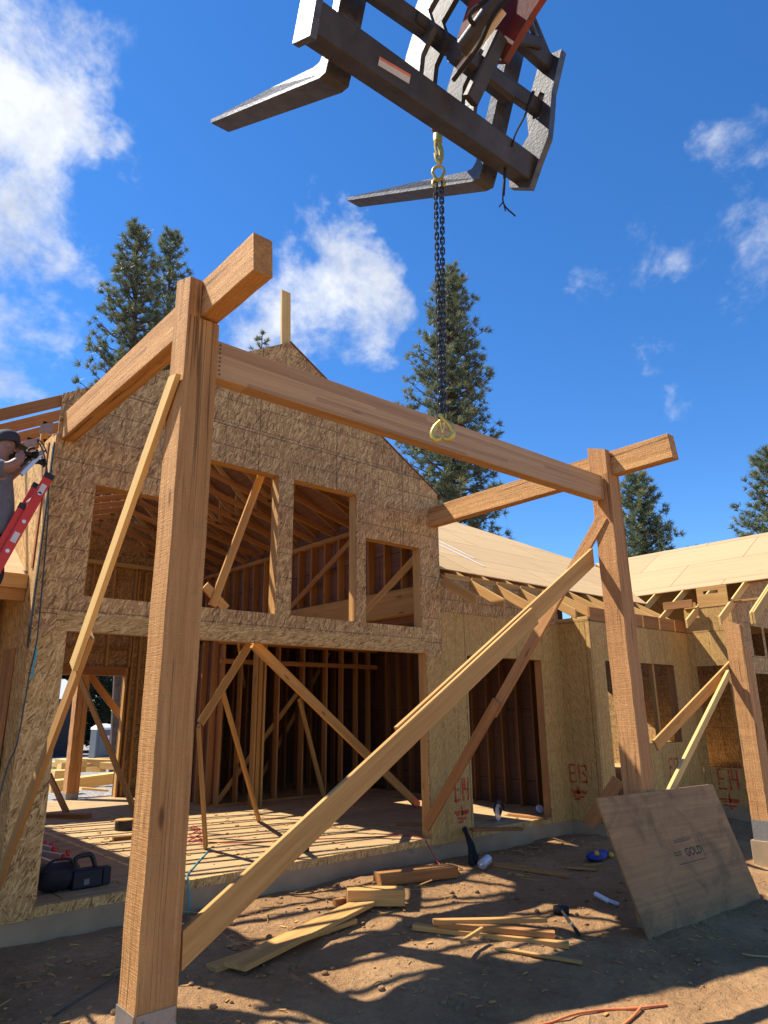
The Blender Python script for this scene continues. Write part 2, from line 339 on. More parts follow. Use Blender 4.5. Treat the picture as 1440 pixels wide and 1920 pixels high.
def groundmat():
    m, t, p = newmat('dirt'); g = t.add('ShaderNodeTexCoord').outputs['Object']
    n = t.noise(g, 0.9, 6, 0.62, 0.3); f = t.noise(g, 14, 5, 0.68); f2 = t.noise(g, 70, 3, 0.6)
    s = t.math('ADD', t.math('MULTIPLY', n, 0.5), t.math('ADD', t.math('MULTIPLY', f, 0.32), t.math('MULTIPLY', f2, 0.18)))
    c = t.ramp(s, [(0.30, (0.165, 0.088, 0.038)), (0.5, (0.305, 0.172, 0.077)), (0.70, (0.45, 0.275, 0.13))])
    vo = t.add('ShaderNodeTexVoronoi', {'Vector': g, 'Scale': 26.0}, feature='F1')
    sc = t.add('ShaderNodeSeparateColor', {'Color': vo.outputs['Color']})
    peb = t.math('MULTIPLY', t.math('SUBTRACT', 1.0, t.step(vo.outputs['Distance'], 0.12, 0.25)), t.step(sc.outputs[0], 0.8, 0.82))
    c = t.mix(t.math('MULTIPLY', peb, 0.7), c, t.ramp(sc.outputs[1], [(0, (0.07, 0.05, 0.035)), (1, (0.5, 0.42, 0.33))]))
    # gravel drive behind the house
    sp = t.add('ShaderNodeSeparateXYZ', {0: g})
    gv = t.add('ShaderNodeTexVoronoi', {'Vector': g, 'Scale': 16.0}, feature='F1')
    gc = t.ramp(t.add('ShaderNodeSeparateColor', {'Color': gv.outputs['Color']}).outputs[0], [(0, (0.16, 0.14, 0.125)), (1, (0.42, 0.40, 0.37))])
    c = t.mix(t.step(sp.outputs[1], 14.6, 15.2), c, gc)
    setp(t, p, Base_Color=c, Roughness=0.95); p.inputs['Specular IOR Level'].default_value = 0.15
    h = t.math('ADD', t.math('ADD', f, t.math('MULTIPLY', t.noise(g, 5.5, 4, 0.6, 0.8), 1.8)), t.math('ADD', t.math('MULTIPLY', f2, 0.45), t.math('MULTIPLY', peb, 0.5)))
    bump(t, p, h, 0.9, 0.03)
groundmat()

# ------------------------------------------------------------------ mesh helpers
def wloc(o):
    l = V((0, 0, 0))
    while o is not None: l += o.location; o = o.parent
    return l
class MB:
    def __init__(s): s.v = []; s.f = []; s.w = []; s.t = []; s.mi = []; s.cur = 0
    def _add(s, vs, fs, ws, tn):
        b = len(s.v); s.v += [tuple(x) for x in vs]; s.w += [tuple(x) for x in ws]; s.t += [tn]*len(vs)
        s.f += [tuple(i+b for i in f) for f in fs]; s.mi += [s.cur]*len(fs)
    def beam(s, p0, p1, w, h, up=(0, 0, 1), ch=0.003, seg=1, wob=0.0, tn=None, cut0=0.0, cut1=0.0, plumb=False):
        """lumber from p0 to p1 (centre line); h along 'up', w across"""
        p0 = V(p0); p1 = V(p1); d = (p1-p0); L = d.length; d.normalize()
        up = V(up); side = d.cross(up)
        if side.length < 1e-4: side = d.cross(V((0, 1, 0.001)))
        side.normalize(); u2 = side.cross(d); u2.normalize()
        a, b = w/2, h/2; ch = min(ch, a*0.4, b*0.4)
        sec = [(-a+ch, -b), (a-ch, -b), (a, -b+ch), (a, b-ch), (a-ch, b), (-a+ch, b), (-a, b-ch), (-a, -b+ch)]
        off = V((random.uniform(0, 50), random.uniform(0, 5), random.uniform(0, 5)))
        tn = random.uniform(0.25, 0.85) if tn is None else tn
        vs, ws, fs = [], [], []
        for i in range(seg+1):
            k = i/seg; jx = jz = 0
            if wob and 0 < i < seg: jx = random.uniform(-wob, wob); jz = random.uniform(-wob, wob)
            for (x, y) in sec:
                ex = 0.0
                if i == 0 and cut0: ex = cut0*y
                if i == seg and cut1: ex = cut1*y
                q = p0 + d*(L*k+ex) + side*(x+jx*(1 if x > 0 else 0.3)) + u2*(y+jz)
                vs.append(q); ws.append((L*k+off.x, x+off.y, y+off.z))
        for i in range(seg):
            for j in range(8):
                a0 = i*8+j; a1 = i*8+(j+1) % 8
                fs.append((a0, a1, a1+8, a0+8))
        fs.append(tuple(reversed(range(8)))); fs.append(tuple(range(seg*8, seg*8+8)))
        s._add(vs, fs, ws, tn)
    def box(s, lo, hi, ax=None, tn=None, ch=0.003):
        lo = V(lo); hi = V(hi); d = hi-lo; c = (lo+hi)/2
        ax = max(range(3), key=lambda i: d[i]) if ax is None else ax
        e = V((0, 0, 0)); e[ax] = d[ax]/2
        if ax == 0: s.beam(c-e, c+e, d.y, d.z, (0, 0, 1), ch, tn=tn)
        elif ax == 1: s.beam(c-e, c+e, d.x, d.z, (0, 0, 1), ch, tn=tn)
        else: s.beam(c-e, c+e, d.x, d.y, (0, 1, 0), ch, tn=tn)
    def poly(s, outer, holes, fn, t, tn=0.5, wfn=None, woff=(0, 0, 0)):
        """flat plate: 2-D outline (a,b) -> 3-D by fn, thickness vector t"""
        t = V(t); loops = [outer]+list(holes)
        flat = [q for l in loops for q in l]
        tri = tessellate_polygon([[V((q[0], q[1], 0)) for q in l] for l in loops])
        n = len(flat); vs = [V(fn(*q)) for q in flat]
        if t.length < 1e-9:
            s._add(vs, [tuple(q) for q in tri], [(*q, 0.0) for q in flat], tn); return
        vs += [q+t for q in vs]
        wf = wfn or (lambda a, b: (a, b))
        ws = [(*wf(*q), 0.0) for q in flat]+[(*wf(*q), 0.3) for q in flat]
        ws = [(x[0]+woff[0], x[1]+woff[1], x[2]+woff[2]) for x in ws]
        fs = [tuple(q) for q in tri]+[tuple(i+n for i in reversed(q)) for q in tri]
        b = 0
        for l in loops:
            k = len(l)
            for i in range(k): fs.append((b+i, b+(i+1) % k, b+(i+1) % k+n, b+i+n))
            b += k
        s._add(vs, fs, ws, tn)
    def tube(s, pts, r, n=8, closed=False, tn=0.5, caps=True):
        pts = [V(q) for q in pts]; m = len(pts); rr = r if hasattr(r, '__len__') else [r]*m
        vs, ws, fs = [], [], []; prev = None; acc = 0
        for i, q in enumerate(pts):
            if closed: d = pts[(i+1) % m]-pts[i-1]
            else: d = pts[min(i+1, m-1)]-pts[max(i-1, 0)]
            d.normalize()
            if prev is None: x = d.orthogonal().normalized()
            else: x = (prev-d*prev.dot(d)); x = x.normalized() if x.length > 1e-6 else d.orthogonal().normalized()
            prev = x; y = d.cross(x)
            if i: acc += (q-pts[i-1]).length
            for j in range(n):
                a = 2*math.pi*j/n; vs.append(q+(x*math.cos(a)+y*math.sin(a))*rr[i]); ws.append((acc, rr[i]*math.cos(a), rr[i]*math.sin(a)))
        for i in range(m if closed else m-1):
            for j in range(n):
                a0 = i*n+j; a1 = i*n+(j+1) % n; b0 = ((i+1) % m)*n+j; b1 = ((i+1) % m)*n+(j+1) % n
                fs.append((a0, a1, b1, b0))
        if caps and not closed: fs.append(tuple(reversed(range(n)))); fs.append(tuple(range((m-1)*n, m*n)))
        s._add(vs, fs, ws, tn)
    def lathe(s, c, axis, prof, n=20, tn=0.5):
        axis = V(axis).normalized(); x = axis.orthogonal().normalized(); y = axis.cross(x); c = V(c)
        vs, ws, fs = [], [], []
        for (r, h) in prof:
            for j in range(n):
                a = 2*math.pi*j/n; vs.append(c+axis*h+(x*math.cos(a)+y*math.sin(a))*r); ws.append((h, r*math.cos(a), r*math.sin(a)))
        for i in range(len(prof)-1):
            for j in range(n):
                fs.append((i*n+j, i*n+(j+1) % n, (i+1)*n+(j+1) % n, (i+1)*n+j))
        fs.append(tuple(reversed(range(n)))); fs.append(tuple(range((len(prof)-1)*n, len(prof)*n)))
        s._add(vs, fs, ws, tn)
    def build(s, name, mat, parent=None, smooth=False, origin=None, fix=True):
        me = bpy.data.meshes.new(name)
        o = V(origin) if origin is not None else V((0, 0, 0))
        me.from_pydata([V(q)-o for q in s.v], [], s.f); me.update()
        for mm in (mat if isinstance(mat, (list, tuple)) else [mat]): me.materials.append(MATS[mm])
        at = me.attributes.new('wv', 'FLOAT_VECTOR', 'POINT'); at.data.foreach_set('vector', np.array(s.w, np.float32).ravel())
        tn = me.attributes.new('tone', 'FLOAT', 'POINT'); tn.data.foreach_set('value', np.array(s.t, np.float32))
        me.polygons.foreach_set('material_index', s.mi)
        if fix:
            bm = bmesh.new(); bm.from_mesh(me); bmesh.ops.recalc_face_normals(bm, faces=bm.faces); bm.to_mesh(me); bm.free()
        if smooth:
            me.polygons.foreach_set('use_smooth', [True]*len(me.polygons))
            try: me.set_sharp_from_angle(angle=rad(40))
            except Exception: pass
        ob = bpy.data.objects.new(name, me); COL.objects.link(ob); ob.location = o
        if parent is not None: ob.parent = parent; ob.location = o - wloc(parent)
        return ob
def tag(o, label=None, cat=None, group=None, kind=None):
    if label: o['label'] = label
    if cat: o['category'] = cat
    if group: o['group'] = group
    if kind: o['kind'] = kind
    return o
def thing(name, label, cat, loc=(0, 0, 0), group=None):
    o = bpy.data.objects.new(name, None); COL.objects.link(o); o.location = loc; o.empty_display_size = 0.2
    return tag(o, label, cat, group)
def one(fn, *a, **k):
    b = MB(); getattr(b, fn)(*a, **k); return b
def bez(pts, n=8):
    """Catmull-Rom through points"""
    P = [V(q) for q in pts]; P = [P[0]*2-P[1]]+P+[P[-1]*2-P[-2]]; out = []
    for i in range(1, len(P)-2):
        for k in range(n):
            t = k/n; a, b, c, d = P[i-1:i+3]
            out.append(0.5*((2*b)+(c-a)*t+(2*a-5*b+4*c-d)*t*t+(3*b-a-3*c+d)*t**3))
    out.append(P[-2]); return out
# ------------------------------------------------------------------ ground
GZ = -1.95; FL = -1.64
def ground_h(x, y):
    b = GZ
    if y > 16: b -= (y-16)*0.024 if y < 80 else 64*0.024
    if y < 6.4: b -= 0.22*min(1.0, (6.4-y)/2.6)
    d = math.hypot(x-4, y-5)
    if d < 22:
        k = max(0, 1-d/22)
        n = noise.fractal(V((x*0.55, y*0.55, 3.1)), 1.0, 2.0, 4)*0.055 + noise.fractal(V((x*2.6, y*2.6, 9.7)), 1.0, 2.0, 4)*0.022
        n += max(0, noise.noise(V((x*7, y*7, 1.3))))*0.016
        b += n*min(1, k*2)
    # spoil banked against the foundation
    if 1 < x < 9 and 5.2 < y < 7.3: b += 0.07*math.exp(-((y-6.9)/0.55)**2)*(0.6+0.6*noise.noise(V((x*1.3, y*1.3, 5))))
    return b
def axis_pts(n, c, near, far, pw):
    u = np.linspace(-1, 1, n); return c + np.sign(u)*(near*np.abs(u)+(far-near)*np.abs(u)**pw)
gx = axis_pts(340, 5.0, 11.0, 700, 11); gy = axis_pts(300, 5.5, 9.0, 700, 11)
vs = [(x, y, ground_h(x, y)) for y in gy for x in gx]
nx = len(gx)
fs = [(j*nx+i, j*nx+i+1, (j+1)*nx+i+1, (j+1)*nx+i) for j in range(len(gy)-1) for i in range(nx-1)]
me = bpy.data.meshes.new('ground'); me.from_pydata(vs, [], fs); me.materials.append(MATS['dirt'])
me.polygons.foreach_set('use_smooth', [True]*len(fs))
go = bpy.data.objects.new('ground', me); COL.objects.link(go); tag(go, 'tan sandy dirt of the building site with gravel behind the house', kind='structure')

# ------------------------------------------------------------------ the house under construction
house = thing('unfinished_house', 'wood framed house under construction, sheathed in strand board with open window holes', 'house', (4.62, 7.2, GZ))
XL, XR_, XC, ZR, PITCHR = 1.86, 7.39, 4.62, 4.82, 0.583
YF, YB = 7.2, 15.0
X1, Y1, X2, Y2 = 10.3, 6.59, 13.74, 5.67
def roofz(x): return ZR-PITCHR*abs(x-XC)
plan = [(XL, YF), (X1, YF), (X1, Y1), (X2, Y1), (X2, Y2), (21, Y2), (21, 15.2), (XL, 15.2)]
b = MB(); b.poly(plan, [], lambda a, c: (a, c, -2.7), (0, 0, 0.98)); b.build('foundation', 'concrete', house)
ins = 0.05
plan2 = [(XL, YF+ins), (X1+ins, YF+ins), (X1+ins, Y1+ins), (X2+ins, Y1+ins), (X2+ins, Y2+ins), (21, Y2+ins), (21, 15.2), (XL, 15.2)]
b = MB(); b.poly(plan2, [], lambda a, c: (a, c, -1.716), (0, 0, 0.076), wfn=lambda a, c: (a, c)); b.build('floor_deck', 'ply_floor', house)
for (a, c) in (((XL, YF-.004), (X1, YF-.004)), ((X1-.004, Y1), (X1-.004, YF-.01)), ((X1, Y1-.004), (X2, Y1-.004)), ((X2-.004, Y2), (X2-.004, Y1-.01)), ((X2, Y2-.004), (21, Y2-.004))):
    b = MB()
    if a[0] != c[0]: b.poly([(a[0], -1.722), (c[0], -1.722), (c[0], -1.638), (a[0], -1.638)], [], lambda p, q, y=a[1]: (p, y, q), (0, 0.053, 0))
    else: b.poly([(a[1], -1.722), (c[1], -1.722), (c[1], -1.638), (a[1], -1.638)], [], lambda p, q, x=a[0]: (x, p, q), (0.053, 0, 0))
    b.build('rim_board', 'osb_plain', house)

# gable wall
def hole(x0, x1, z0, z1): return [(x0, z0), (x0, z1), (x1, z1), (x1, z0)]
WIN = [(2.29, 3.30, 1.13, 2.30), (3.50, 4.53, 1.13, 2.885), (4.755, 5.785, 1.13, 2.885), (5.955, 6.985, 1.13, 2.295)]
outer = [(XL, -1.73), (2.17, -1.73), (2.17, 0.78), (7.06, 0.78), (7.06, -1.73), (XR_, -1.73), (XR_, roofz(XR_)), (XC, ZR), (XL, roofz(XL))]
b = MB(); b.poly(outer, [hole(*w) for w in WIN], lambda a, c: (a, YF-0.013, c), (0, 0.012, 0), wfn=lambda a, c: (a, c)); gw = b.build('gable_wall', 'osb', house)
# the paler strand board strip nailed along the header
b = MB(); b.poly([(2.06, 0.775), (7.08, 0.775), (7.08, 0.955), (2.06, 0.955)], [], lambda a, c: (a, YF-0.019, c), (0, 0.006, 0), wfn=lambda a, c: (c*1.3, a)); b.build('header_strip', 'osb_plain', gw)
b = MB(); b.poly([(XL-.002, -1.73), (2.168, -1.73), (2.168, 0.77), (XL-.002, 0.77)], [], lambda a, c: (a, YF-0.018, c), (0, 0.005, 0), wfn=lambda a, c: (a, c)); b.build('corner_panel', 'osb_plain', gw)
b = MB(); b.poly([(7.065, -1.73), (XR_, -1.73), (XR_, 0.775), (7.065, 0.775)], [], lambda a, c: (a, YF-0.018, c), (0, 0.005, 0), wfn=lambda a, c: (a, c)); b.build('corner_panel', 'osb_yellow', gw)
D0, D1 = YF, YF+0.145
for (x0, x1, z0, z1) in WIN:
    fr = one('box', (x0-0.05, D0, z1), (x1+0.05, D1, z1+0.14), ax=0).build('window_frame', 'lumber', house)
    for xx in (x0-0.04, x1):
        b = MB(); b.box((xx, D0, z0-0.04), (xx+0.04, D1, z1-0.001), ax=2); b.build('jamb', 'lumber', fr)
    one('box', (x0+0.001, D0, z0-0.04), (x1-0.001, D1, z0), ax=0).build('sill', 'lumber', fr)
of = one('box', (2.10, D0, 0.78), (7.13, D1, 1.05), ax=0).build('main_opening_frame', 'lumber', house)
for xx in (2.13, 7.06, 7.10):
    one('box', (xx, D0, FL), (xx+0.039, D1, 0.779), ax=2).build('jamb', 'lumber', of)
for xx in (2.02, 7.24):
    one('box', (xx, D0, FL), (xx+0.04, D1, 2.7), ax=2).build('wall_stud', 'lumber', house)
# side wall on the left, sunlit
b = MB(); b.poly([(YF-.012, -1.73), (15, -1.73), (15, 2.75), (YF-.012, 2.75)], [], lambda a, c: (XL-0.013, a, c), (0.012, 0, 0), wfn=lambda a, c: (a, c)); b.build('side_wall', 'osb_plain', house)
one('beam', (XL+0.07, 7.35, 2.78), (XL+0.07, 15, 2.78), 0.14, 0.06).build('top_plate', 'lumber', house)
b = MB(); b.poly([(YF-.02, 0.6), (YF+.02, 0.6), (YF+.02, 2.62), (YF-.02, 2.66)], [], lambda a, c: (XL-0.028, a, c), (0.012, 0, 0)); b.build('corner_strip', 'hose_dark', house)  # thin dark strip down the wall corner
one('beam', (XL-.02, 7.42, 1.40), (XL-.02, 7.42, 2.72), 0.012, 0.06, up=(0, 1, 0)).build('shadow_band', 'lumber_red', house)  # thin brown board imitating a shadow band on the side wall
# upper right wall of the hall: studs, plate, header beam, sheathing outside
b = MB(); b.poly([(7.36, 1.30), (15, 1.30), (15, roofz(7.37)-.02), (7.36, roofz(7.37)-.02)], [], lambda a, c: (XR_-0.014, a, c), (0.012, 0, 0), wfn=lambda a, c: (a, c)); b.build('clerestory_wall', 'ply_red', house)
for k in range(19):
    y = 7.45+k*0.406
    one('box', (XR_-0.15, y, 1.8), (XR_-0.016, y+0.038, 2.90), ax=2).build('wall_stud', 'lumber_red', house)
one('beam', (XR_-.083, 7.36, 2.94), (XR_-.083, 15, 2.94), 0.136, 0.076).build('top_plate', 'lumber_red', house)
one('beam', (XR_-.11, 7.36, 1.60), (XR_-.11, 14.9, 1.60), 0.15, 0.40).build('header_beam', 'lumber', house)
one('beam', (7.22, 9.0, 2.86), (7.22, 11.0, 1.82), 0.036, 0.09, up=(0, 0, 1)).build('wall_brace', 'lumber_red', house)
one('beam', (7.22, 7.5, 2.25), (7.22, 8.7, 1.55), 0.036, 0.12, up=(0, 0, 1)).build('wall_brace', 'lumber', house)

# roof trusses: bare on the left slope, sheathed on the right
ZH = 2.82
def make_truss(y, first):
    p = MB(); c = 0.036; h = 0.115; o = h/2*1.155
    p.beam((1.30, y, roofz(1.30)-o), (XC, y, ZR-o), c, h); root = p.build('roof_truss', 'lumber_red', house)
    one('beam', (XC, y, ZR-o), (7.40, y, roofz(7.40)-o), c, h, tn=.5).build('right_chord', 'lumber_red', root)
    if first: return root
    one('beam', (1.90, y, ZH+.05), (XC, y, 3.72), c, 0.09).build('bottom_chord', 'lumber_red', root)
    one('beam', (XC, y, 3.72), (7.30, y, 3.02), c, 0.09).build('bottom_chord', 'lumber_red', root)
    for (a, bb) in (((1.90, ZH), (1.90, roofz(1.90)-h)), ((3.2, 3.30), (3.2, roofz(3.2)-h)), ((XC, 3.72), (XC, ZR-.15)), ((6.0, 3.38), (6.0, roofz(6.0)-h)), ((5.95, 3.4), (XC, ZR-.2))):
        one('beam', (a[0], y, a[1]), (bb[0], y, bb[1]), c, 0.075, up=(1, 0, 0.2)).build('web', 'lumber', root)
    pl = MB()
    pl.poly([(1.84, 2.96), (1.97, 3.02), (1.97, 3.13), (1.84, 3.07)], [], lambda a, q: (a, y-0.022, q), (0, 0.003, 0))
    pl.build('nail_plate', 'galvanized', root)
    if y < 8.9:
        one('poly', [(6.02, 3.50), (6.22, 3.44), (6.22, 3.60), (6.02, 3.66)], [], lambda a, q: (a, y-0.022, q), (0, 0.003, 0)).build('nail_plate', 'galvanized', root)
    return root
for k in range(13): make_truss(7.235 + 0.02 + 0.61*k + (0.0 if k else -0.015), k == 0)
b = MB(); b.poly([(XC+.01, 7.17), (7.48, 7.17), (7.48, 15.1), (XC+.01, 15.1)], [], lambda a, c: (a, c, roofz(a)+0.004), (0, 0, 0.016), wfn=lambda a, c: (c, a*1.15)); b.build('roof_sheathing', 'ply_red', house)
rb = one('beam', (4.60, 7.25, 4.70), (4.59, 7.28, 5.63), 0.14, 0.04, up=(0, 1, 0), tn=.8); rb.build('ridge_upright', 'lumber_pale', house)
# back gable wall with the wide opening to the gravel yard
bz = [(XL, -1.7), (2.2, -1.7), (2.2, .93), (5.79, .93), (5.79, -1.7), (8.9, -1.7), (8.9, 3.0), (XR_, roofz(XR_)), (XC, ZR-.05), (XL, roofz(XL))]
b = MB(); b.poly(bz, [], lambda a, c: (a, YB+0.1, c), (0, 0.012, 0), wfn=lambda a, c: (a, c)); bw = b.build('back_wall', 'osb', house)
one('beam', (2.1, YB+.03, .84), (5.86, YB+.03, .84), 0.13, 0.18).build('header', 'lumber_red', bw)
one('beam', (2.1, YB+.03, 1.33), (5.86, YB+.03, 1.33), 0.09, 0.04).build('blocking', 'lumber_red', bw)
for i, x in enumerate((2.5, 3.1, 3.7, 4.3, 4.92, 5.36, 5.84)):
    one('box', (x, YB-.04, .94), (x+.038, YB+.09, 3.2), ax=2).build('wall_stud', 'lumber', bw)
for x in (5.80, 5.90, 6.06, 6.25, 6.47, 6.88, 7.28):
    one('box', (x, YB-.04, FL), (x+.038, YB+.09, .92 if x < 5.9 else 3.0), ax=2).build('wall_stud', 'lumber', bw)
one('beam', (XL, YB+.02, 3.10), (XR_, YB+.02, 3.10), 0.14, 0.09).build('gable_plate', 'lumber_pale', bw)
for x in (2.35, 2.95, 3.55, 4.15, 4.75):
    one('box', (x, YB-.04, 3.15), (x+.038, YB+.05, roofz(x)-.12), ax=2).build('gable_web', 'lumber_pale', bw)
one('beam', (2.0, YB-.05, 4.05-.9), (3.9, YB-.05, 4.05), 0.04, 0.14).build('gable_web', 'lumber_pale', bw)

# interior partitions behind the main opening, plus a lid and panels added to block light
def stud_row(xs, y, z1, mat='lumber_red', dep=0.14):
    for x in xs: one('box', (x, y, FL+.04), (x+.038, y+dep, z1), ax=2).build('partition_stud', mat, house)
stud_row([6.56, 6.95, 7.32, 7.80, 8.40, 8.98, 9.4, 9.8, 10.15], 12.15, 1.25)
stud_row([7.1+.33*k for k in range(10)], 13.3, 1.34, 'lumber_shaded')
for x in (7.02, 7.08, 7.12, 7.20): one('box', (x, 11.7, FL), (x+.038, 11.84, 1.25), ax=2).build('partition_stud', 'lumber', house)
one('beam', (6.5, 12.22, FL+.02), (10.4, 12.22, FL+.02), .14, .038).build('bottom_plate', 'lumber_red', house)
one('beam', (6.5, 12.22, 1.30), (10.4, 12.22, 1.30), .14, .09).build('top_plate', 'lumber_red', house)
one('beam', (6.5, 12.18, .93), (10.4, 12.18, .93), .05, .09).build('blocking', 'lumber_red', house)
for k in range(13):
    y = 7.6+k*0.36
    one('box', (10.45, y, FL), (10.59, y+.038, 1.7), ax=2).build('partition_stud', 'lumber_shaded', house)
b = MB(); b.poly([(7.3, FL), (14.9, FL), (14.9, 1.8), (7.3, 1.8)], [], lambda a, c: (10.60, a, c), (0.012, 0, 0), wfn=lambda a, c: (a, c)); b.build('shade_panel', 'ply_shaded', house)  # dark backing behind the studs, keeps the room beyond looking unlit
b = MB(); b.poly([(6.45, 12.16), (10.6, 12.16), (10.6, 15.05), (6.45, 15.05)], [], lambda a, c: (a, c, 1.36), (0, 0, .018)); b.build('shade_lid', 'ply_shaded', house)  # lid added over the back rooms to keep daylight out
b = MB(); b.poly([(12.3, FL), (14.9, FL), (14.9, 1.34), (12.3, 1.34)], [], lambda a, c: (6.56, a, c), (0.012, 0, 0), wfn=lambda a, c: (c, a)); b.build('shade_panel', 'ply_red', house)  # closing panel added to stop light reaching the back rooms
for k in range(7): one('box', (6.44, 12.35+.4*k, FL), (6.555, 12.39+.4*k, 1.34), ax=2).build('partition_stud', 'lumber_red', house)
b = MB(); b.poly([(6.55, FL), (10.58, FL), (10.58, 1.34), (6.55, 1.34)], [hole(7.6, 8.15, -.7, .7)], lambda a, c: (a, 14.8, c), (0, 0.012, 0)); b.build('shade_panel', 'ply_shaded', house)  # dark sheet added so gaps between the studs stay black
for k in range(8): one('box', (6.7+.5*k, 14.2, FL), (6.74+.5*k, 14.34, 1.34), ax=2).build('partition_stud', 'lumber_shaded', house)
b = MB(); b.poly([(7.71, -.61), (8.02, -.61), (8.02, .61), (7.71, .61)], [], lambda a, c: (a, 14.9, c), (0, 0.012, 0)); b.build('lit_window_panel', 'osb_plain', house)  # pale board standing in for yellow sunlight in a window opening

# middle wing
b = MB(); b.poly([(XR_+.004, -1.73), (7.92, -1.73), (7.92, .78), (9.745, .78), (9.745, -1.73), (X1, -1.73), (X1, 1.40), (XR_+.004, 1.40)], [], lambda a, c: (a, YF-.012, c), (0, .012, 0), wfn=lambda a, c: (a, c)); ww = b.build('wing_wall', 'osb_yellow', house)
b = MB(); b.poly([(XR_+.004, 1.404), (X1, 1.404), (X1, 1.90), (XR_+.004, 1.90)], [], lambda a, c: (a, YF-.013, c), (0, .012, 0), wfn=lambda a, c: (a, c)); b.build('upper_panel', 'osb', ww)
df = one('box', (7.88, YF, .78), (9.79, YF+.14, 1.0), ax=0).build('door_frame', 'lumber_red', house)
for xx in (7.88, 9.745): one('box', (xx, YF, FL), (xx+.04, YF+.14, .779), ax=2).build('jamb', 'lumber_red', df)
b = MB(); b.poly([(Y1, -1.73), (YF-.014, -1.73), (YF-.014, 1.44), (Y1, 1.44)], [], lambda a, c: (X1-.012, a, c), (.012, 0, 0), wfn=lambda a, c: (a, c)); b.build('return_wall', 'osb_yellow', house)
b = MB(); b.poly([(X1-.012, -1.73), (10.68, -1.73), (10.68, .77), (11.55, .77), (11.55, -1.73), (X2-.014, -1.73), (X2-.014, 1.42), (X1-.012, 1.42)], [hole(11.74, 13.05, -.61, .775)], lambda a, c: (a, Y1-.012, c), (0, .012, 0), wfn=lambda a, c: (a, c)); wb = b.build('bay_wall', 'osb_yellow', house)
one('box', (12.30, Y1+.02, -.61), (12.36, Y1+.1, .775), ax=2).build('mullion', 'lumber', wb)
one('box', (11.70, Y1, .775), (13.09, Y1+.14, .95), ax=0).build('window_header', 'lumber_red', wb)
for xx in (11.70, 13.05): one('box', (xx, Y1, -.61), (xx+.04, Y1+.14, .774), ax=2).build('jamb', 'lumber_red', wb)
one('box', (11.74, Y1, -.65), (13.05, Y1+.14, -.61), ax=0).build('sill', 'lumber_red', wb)
b = MB(); b.poly([(Y2-.012, -1.73), (Y1-.014, -1.73), (Y1-.014, 1.88), (Y2-.012, 1.88)], [hole(5.87, 6.46, -1.08, .765)], lambda a, c: (X2-.012, a, c), (.012, 0, 0), wfn=lambda a, c: (a, c)); b.build('return_wall', 'osb_yellow', house)
RX = 17.05
def rz2(x): return 1.95+PITCHR*(x-13.74) if x < RX else 1.95+PITCHR*(2*RX-x-13.74)
b = MB(); b.poly([(X2, -1.73), (20.3, -1.73), (20.3, rz2(20.3)-.05), (RX, rz2(RX)-.05), (X2, 1.88)], [hole(14.5, 15.05, .96, 1.54), hole(15.15, 15.5, .96, 1.54), hole(14.42, 15.4, -1.1, .62)], lambda a, c: (a, Y2-.014, c), (0, .012, 0), wfn=lambda a, c: (a, c)); b.build('end_gable_wall', 'osb', house)
# back and far walls closing the wings
sl = []
for (qx, y0, y1) in ((917, 1283, 1366), (931, 1318, 1366)):
    a = onY(qx, y0, 15.1); c = onY(qx, y1, 15.1); sl.append(hole(a.x-.035, a.x+.035, c.z, a.z))
b = MB(); b.poly([(8.92, -1.73), (21, -1.73), (21, 2.4), (8.92, 2.4)], sl, lambda a, c: (a, 15.11, c), (0, .012, 0), wfn=lambda a, c: (a, c)); b.build('back_wall', 'osb', house)
b = MB(); b.poly([(Y2, -1.73), (15.1, -1.73), (15.1, 2.2), (Y2, 2.2)], [], lambda a, c: (20.4, a, c), (.012, 0, 0), wfn=lambda a, c: (a, c)); b.build('end_wall', 'osb', house)
# wing roofs
mz = lambda x, y: 1.95+PITCHR*(y-7.2)
mp = [(7.41, 7.5), (14.04, 7.5), (16.6, 10.06), (15.58, 10.5), (12.82, 11.8), (9.0, 13.6), (7.41, 13.6)]
b = MB(); b.poly(mp, [], lambda a, c: (a, c, mz(a, c)), (0, 0, .016), wfn=lambda a, c: (a, c*1.157)); b.build('roof_sheathing', 'ply_roof', house)
tp = [V((x, y, mz(x, y))) for x, y in [(7.41, 13.6), (9.0, 13.6), (12.82, 11.8), (15.58, 10.5), (17.05, 10.2)]]
b = MB()
for p, q in zip(tp[:-1], tp[1:]):
    b._add([p, q, V((q.x+1, 16.0, 1.4)), V((p.x+1 if p.x > 7.5 else 7.41, 16.0, 1.4))], [(0, 1, 2, 3)], [(v.x, v.y, 0) for v in (p, q, q, p)], .5)
b.build('back_roof', 'ply_roof', house)  # unseen back slope, closes the middle wing against light leaks
b = MB(); b.poly([(14.53, 5.02), (RX, 5.02), (RX, 10.5), (14.53, 7.99)], [], lambda a, c: (a, c, rz2(a)), (0, 0, .016), wfn=lambda a, c: (c, a*1.157)); b.build('roof_sheathing', 'ply_roof_new', house)
b = MB(); b.poly([(RX, 5.02), (20.9, 5.02), (20.9, 15), (RX, 10.5)], [], lambda a, c: (a, c, rz2(a)), (0, 0, .016)); b.build('roof_sheathing', 'ply_roof', house)
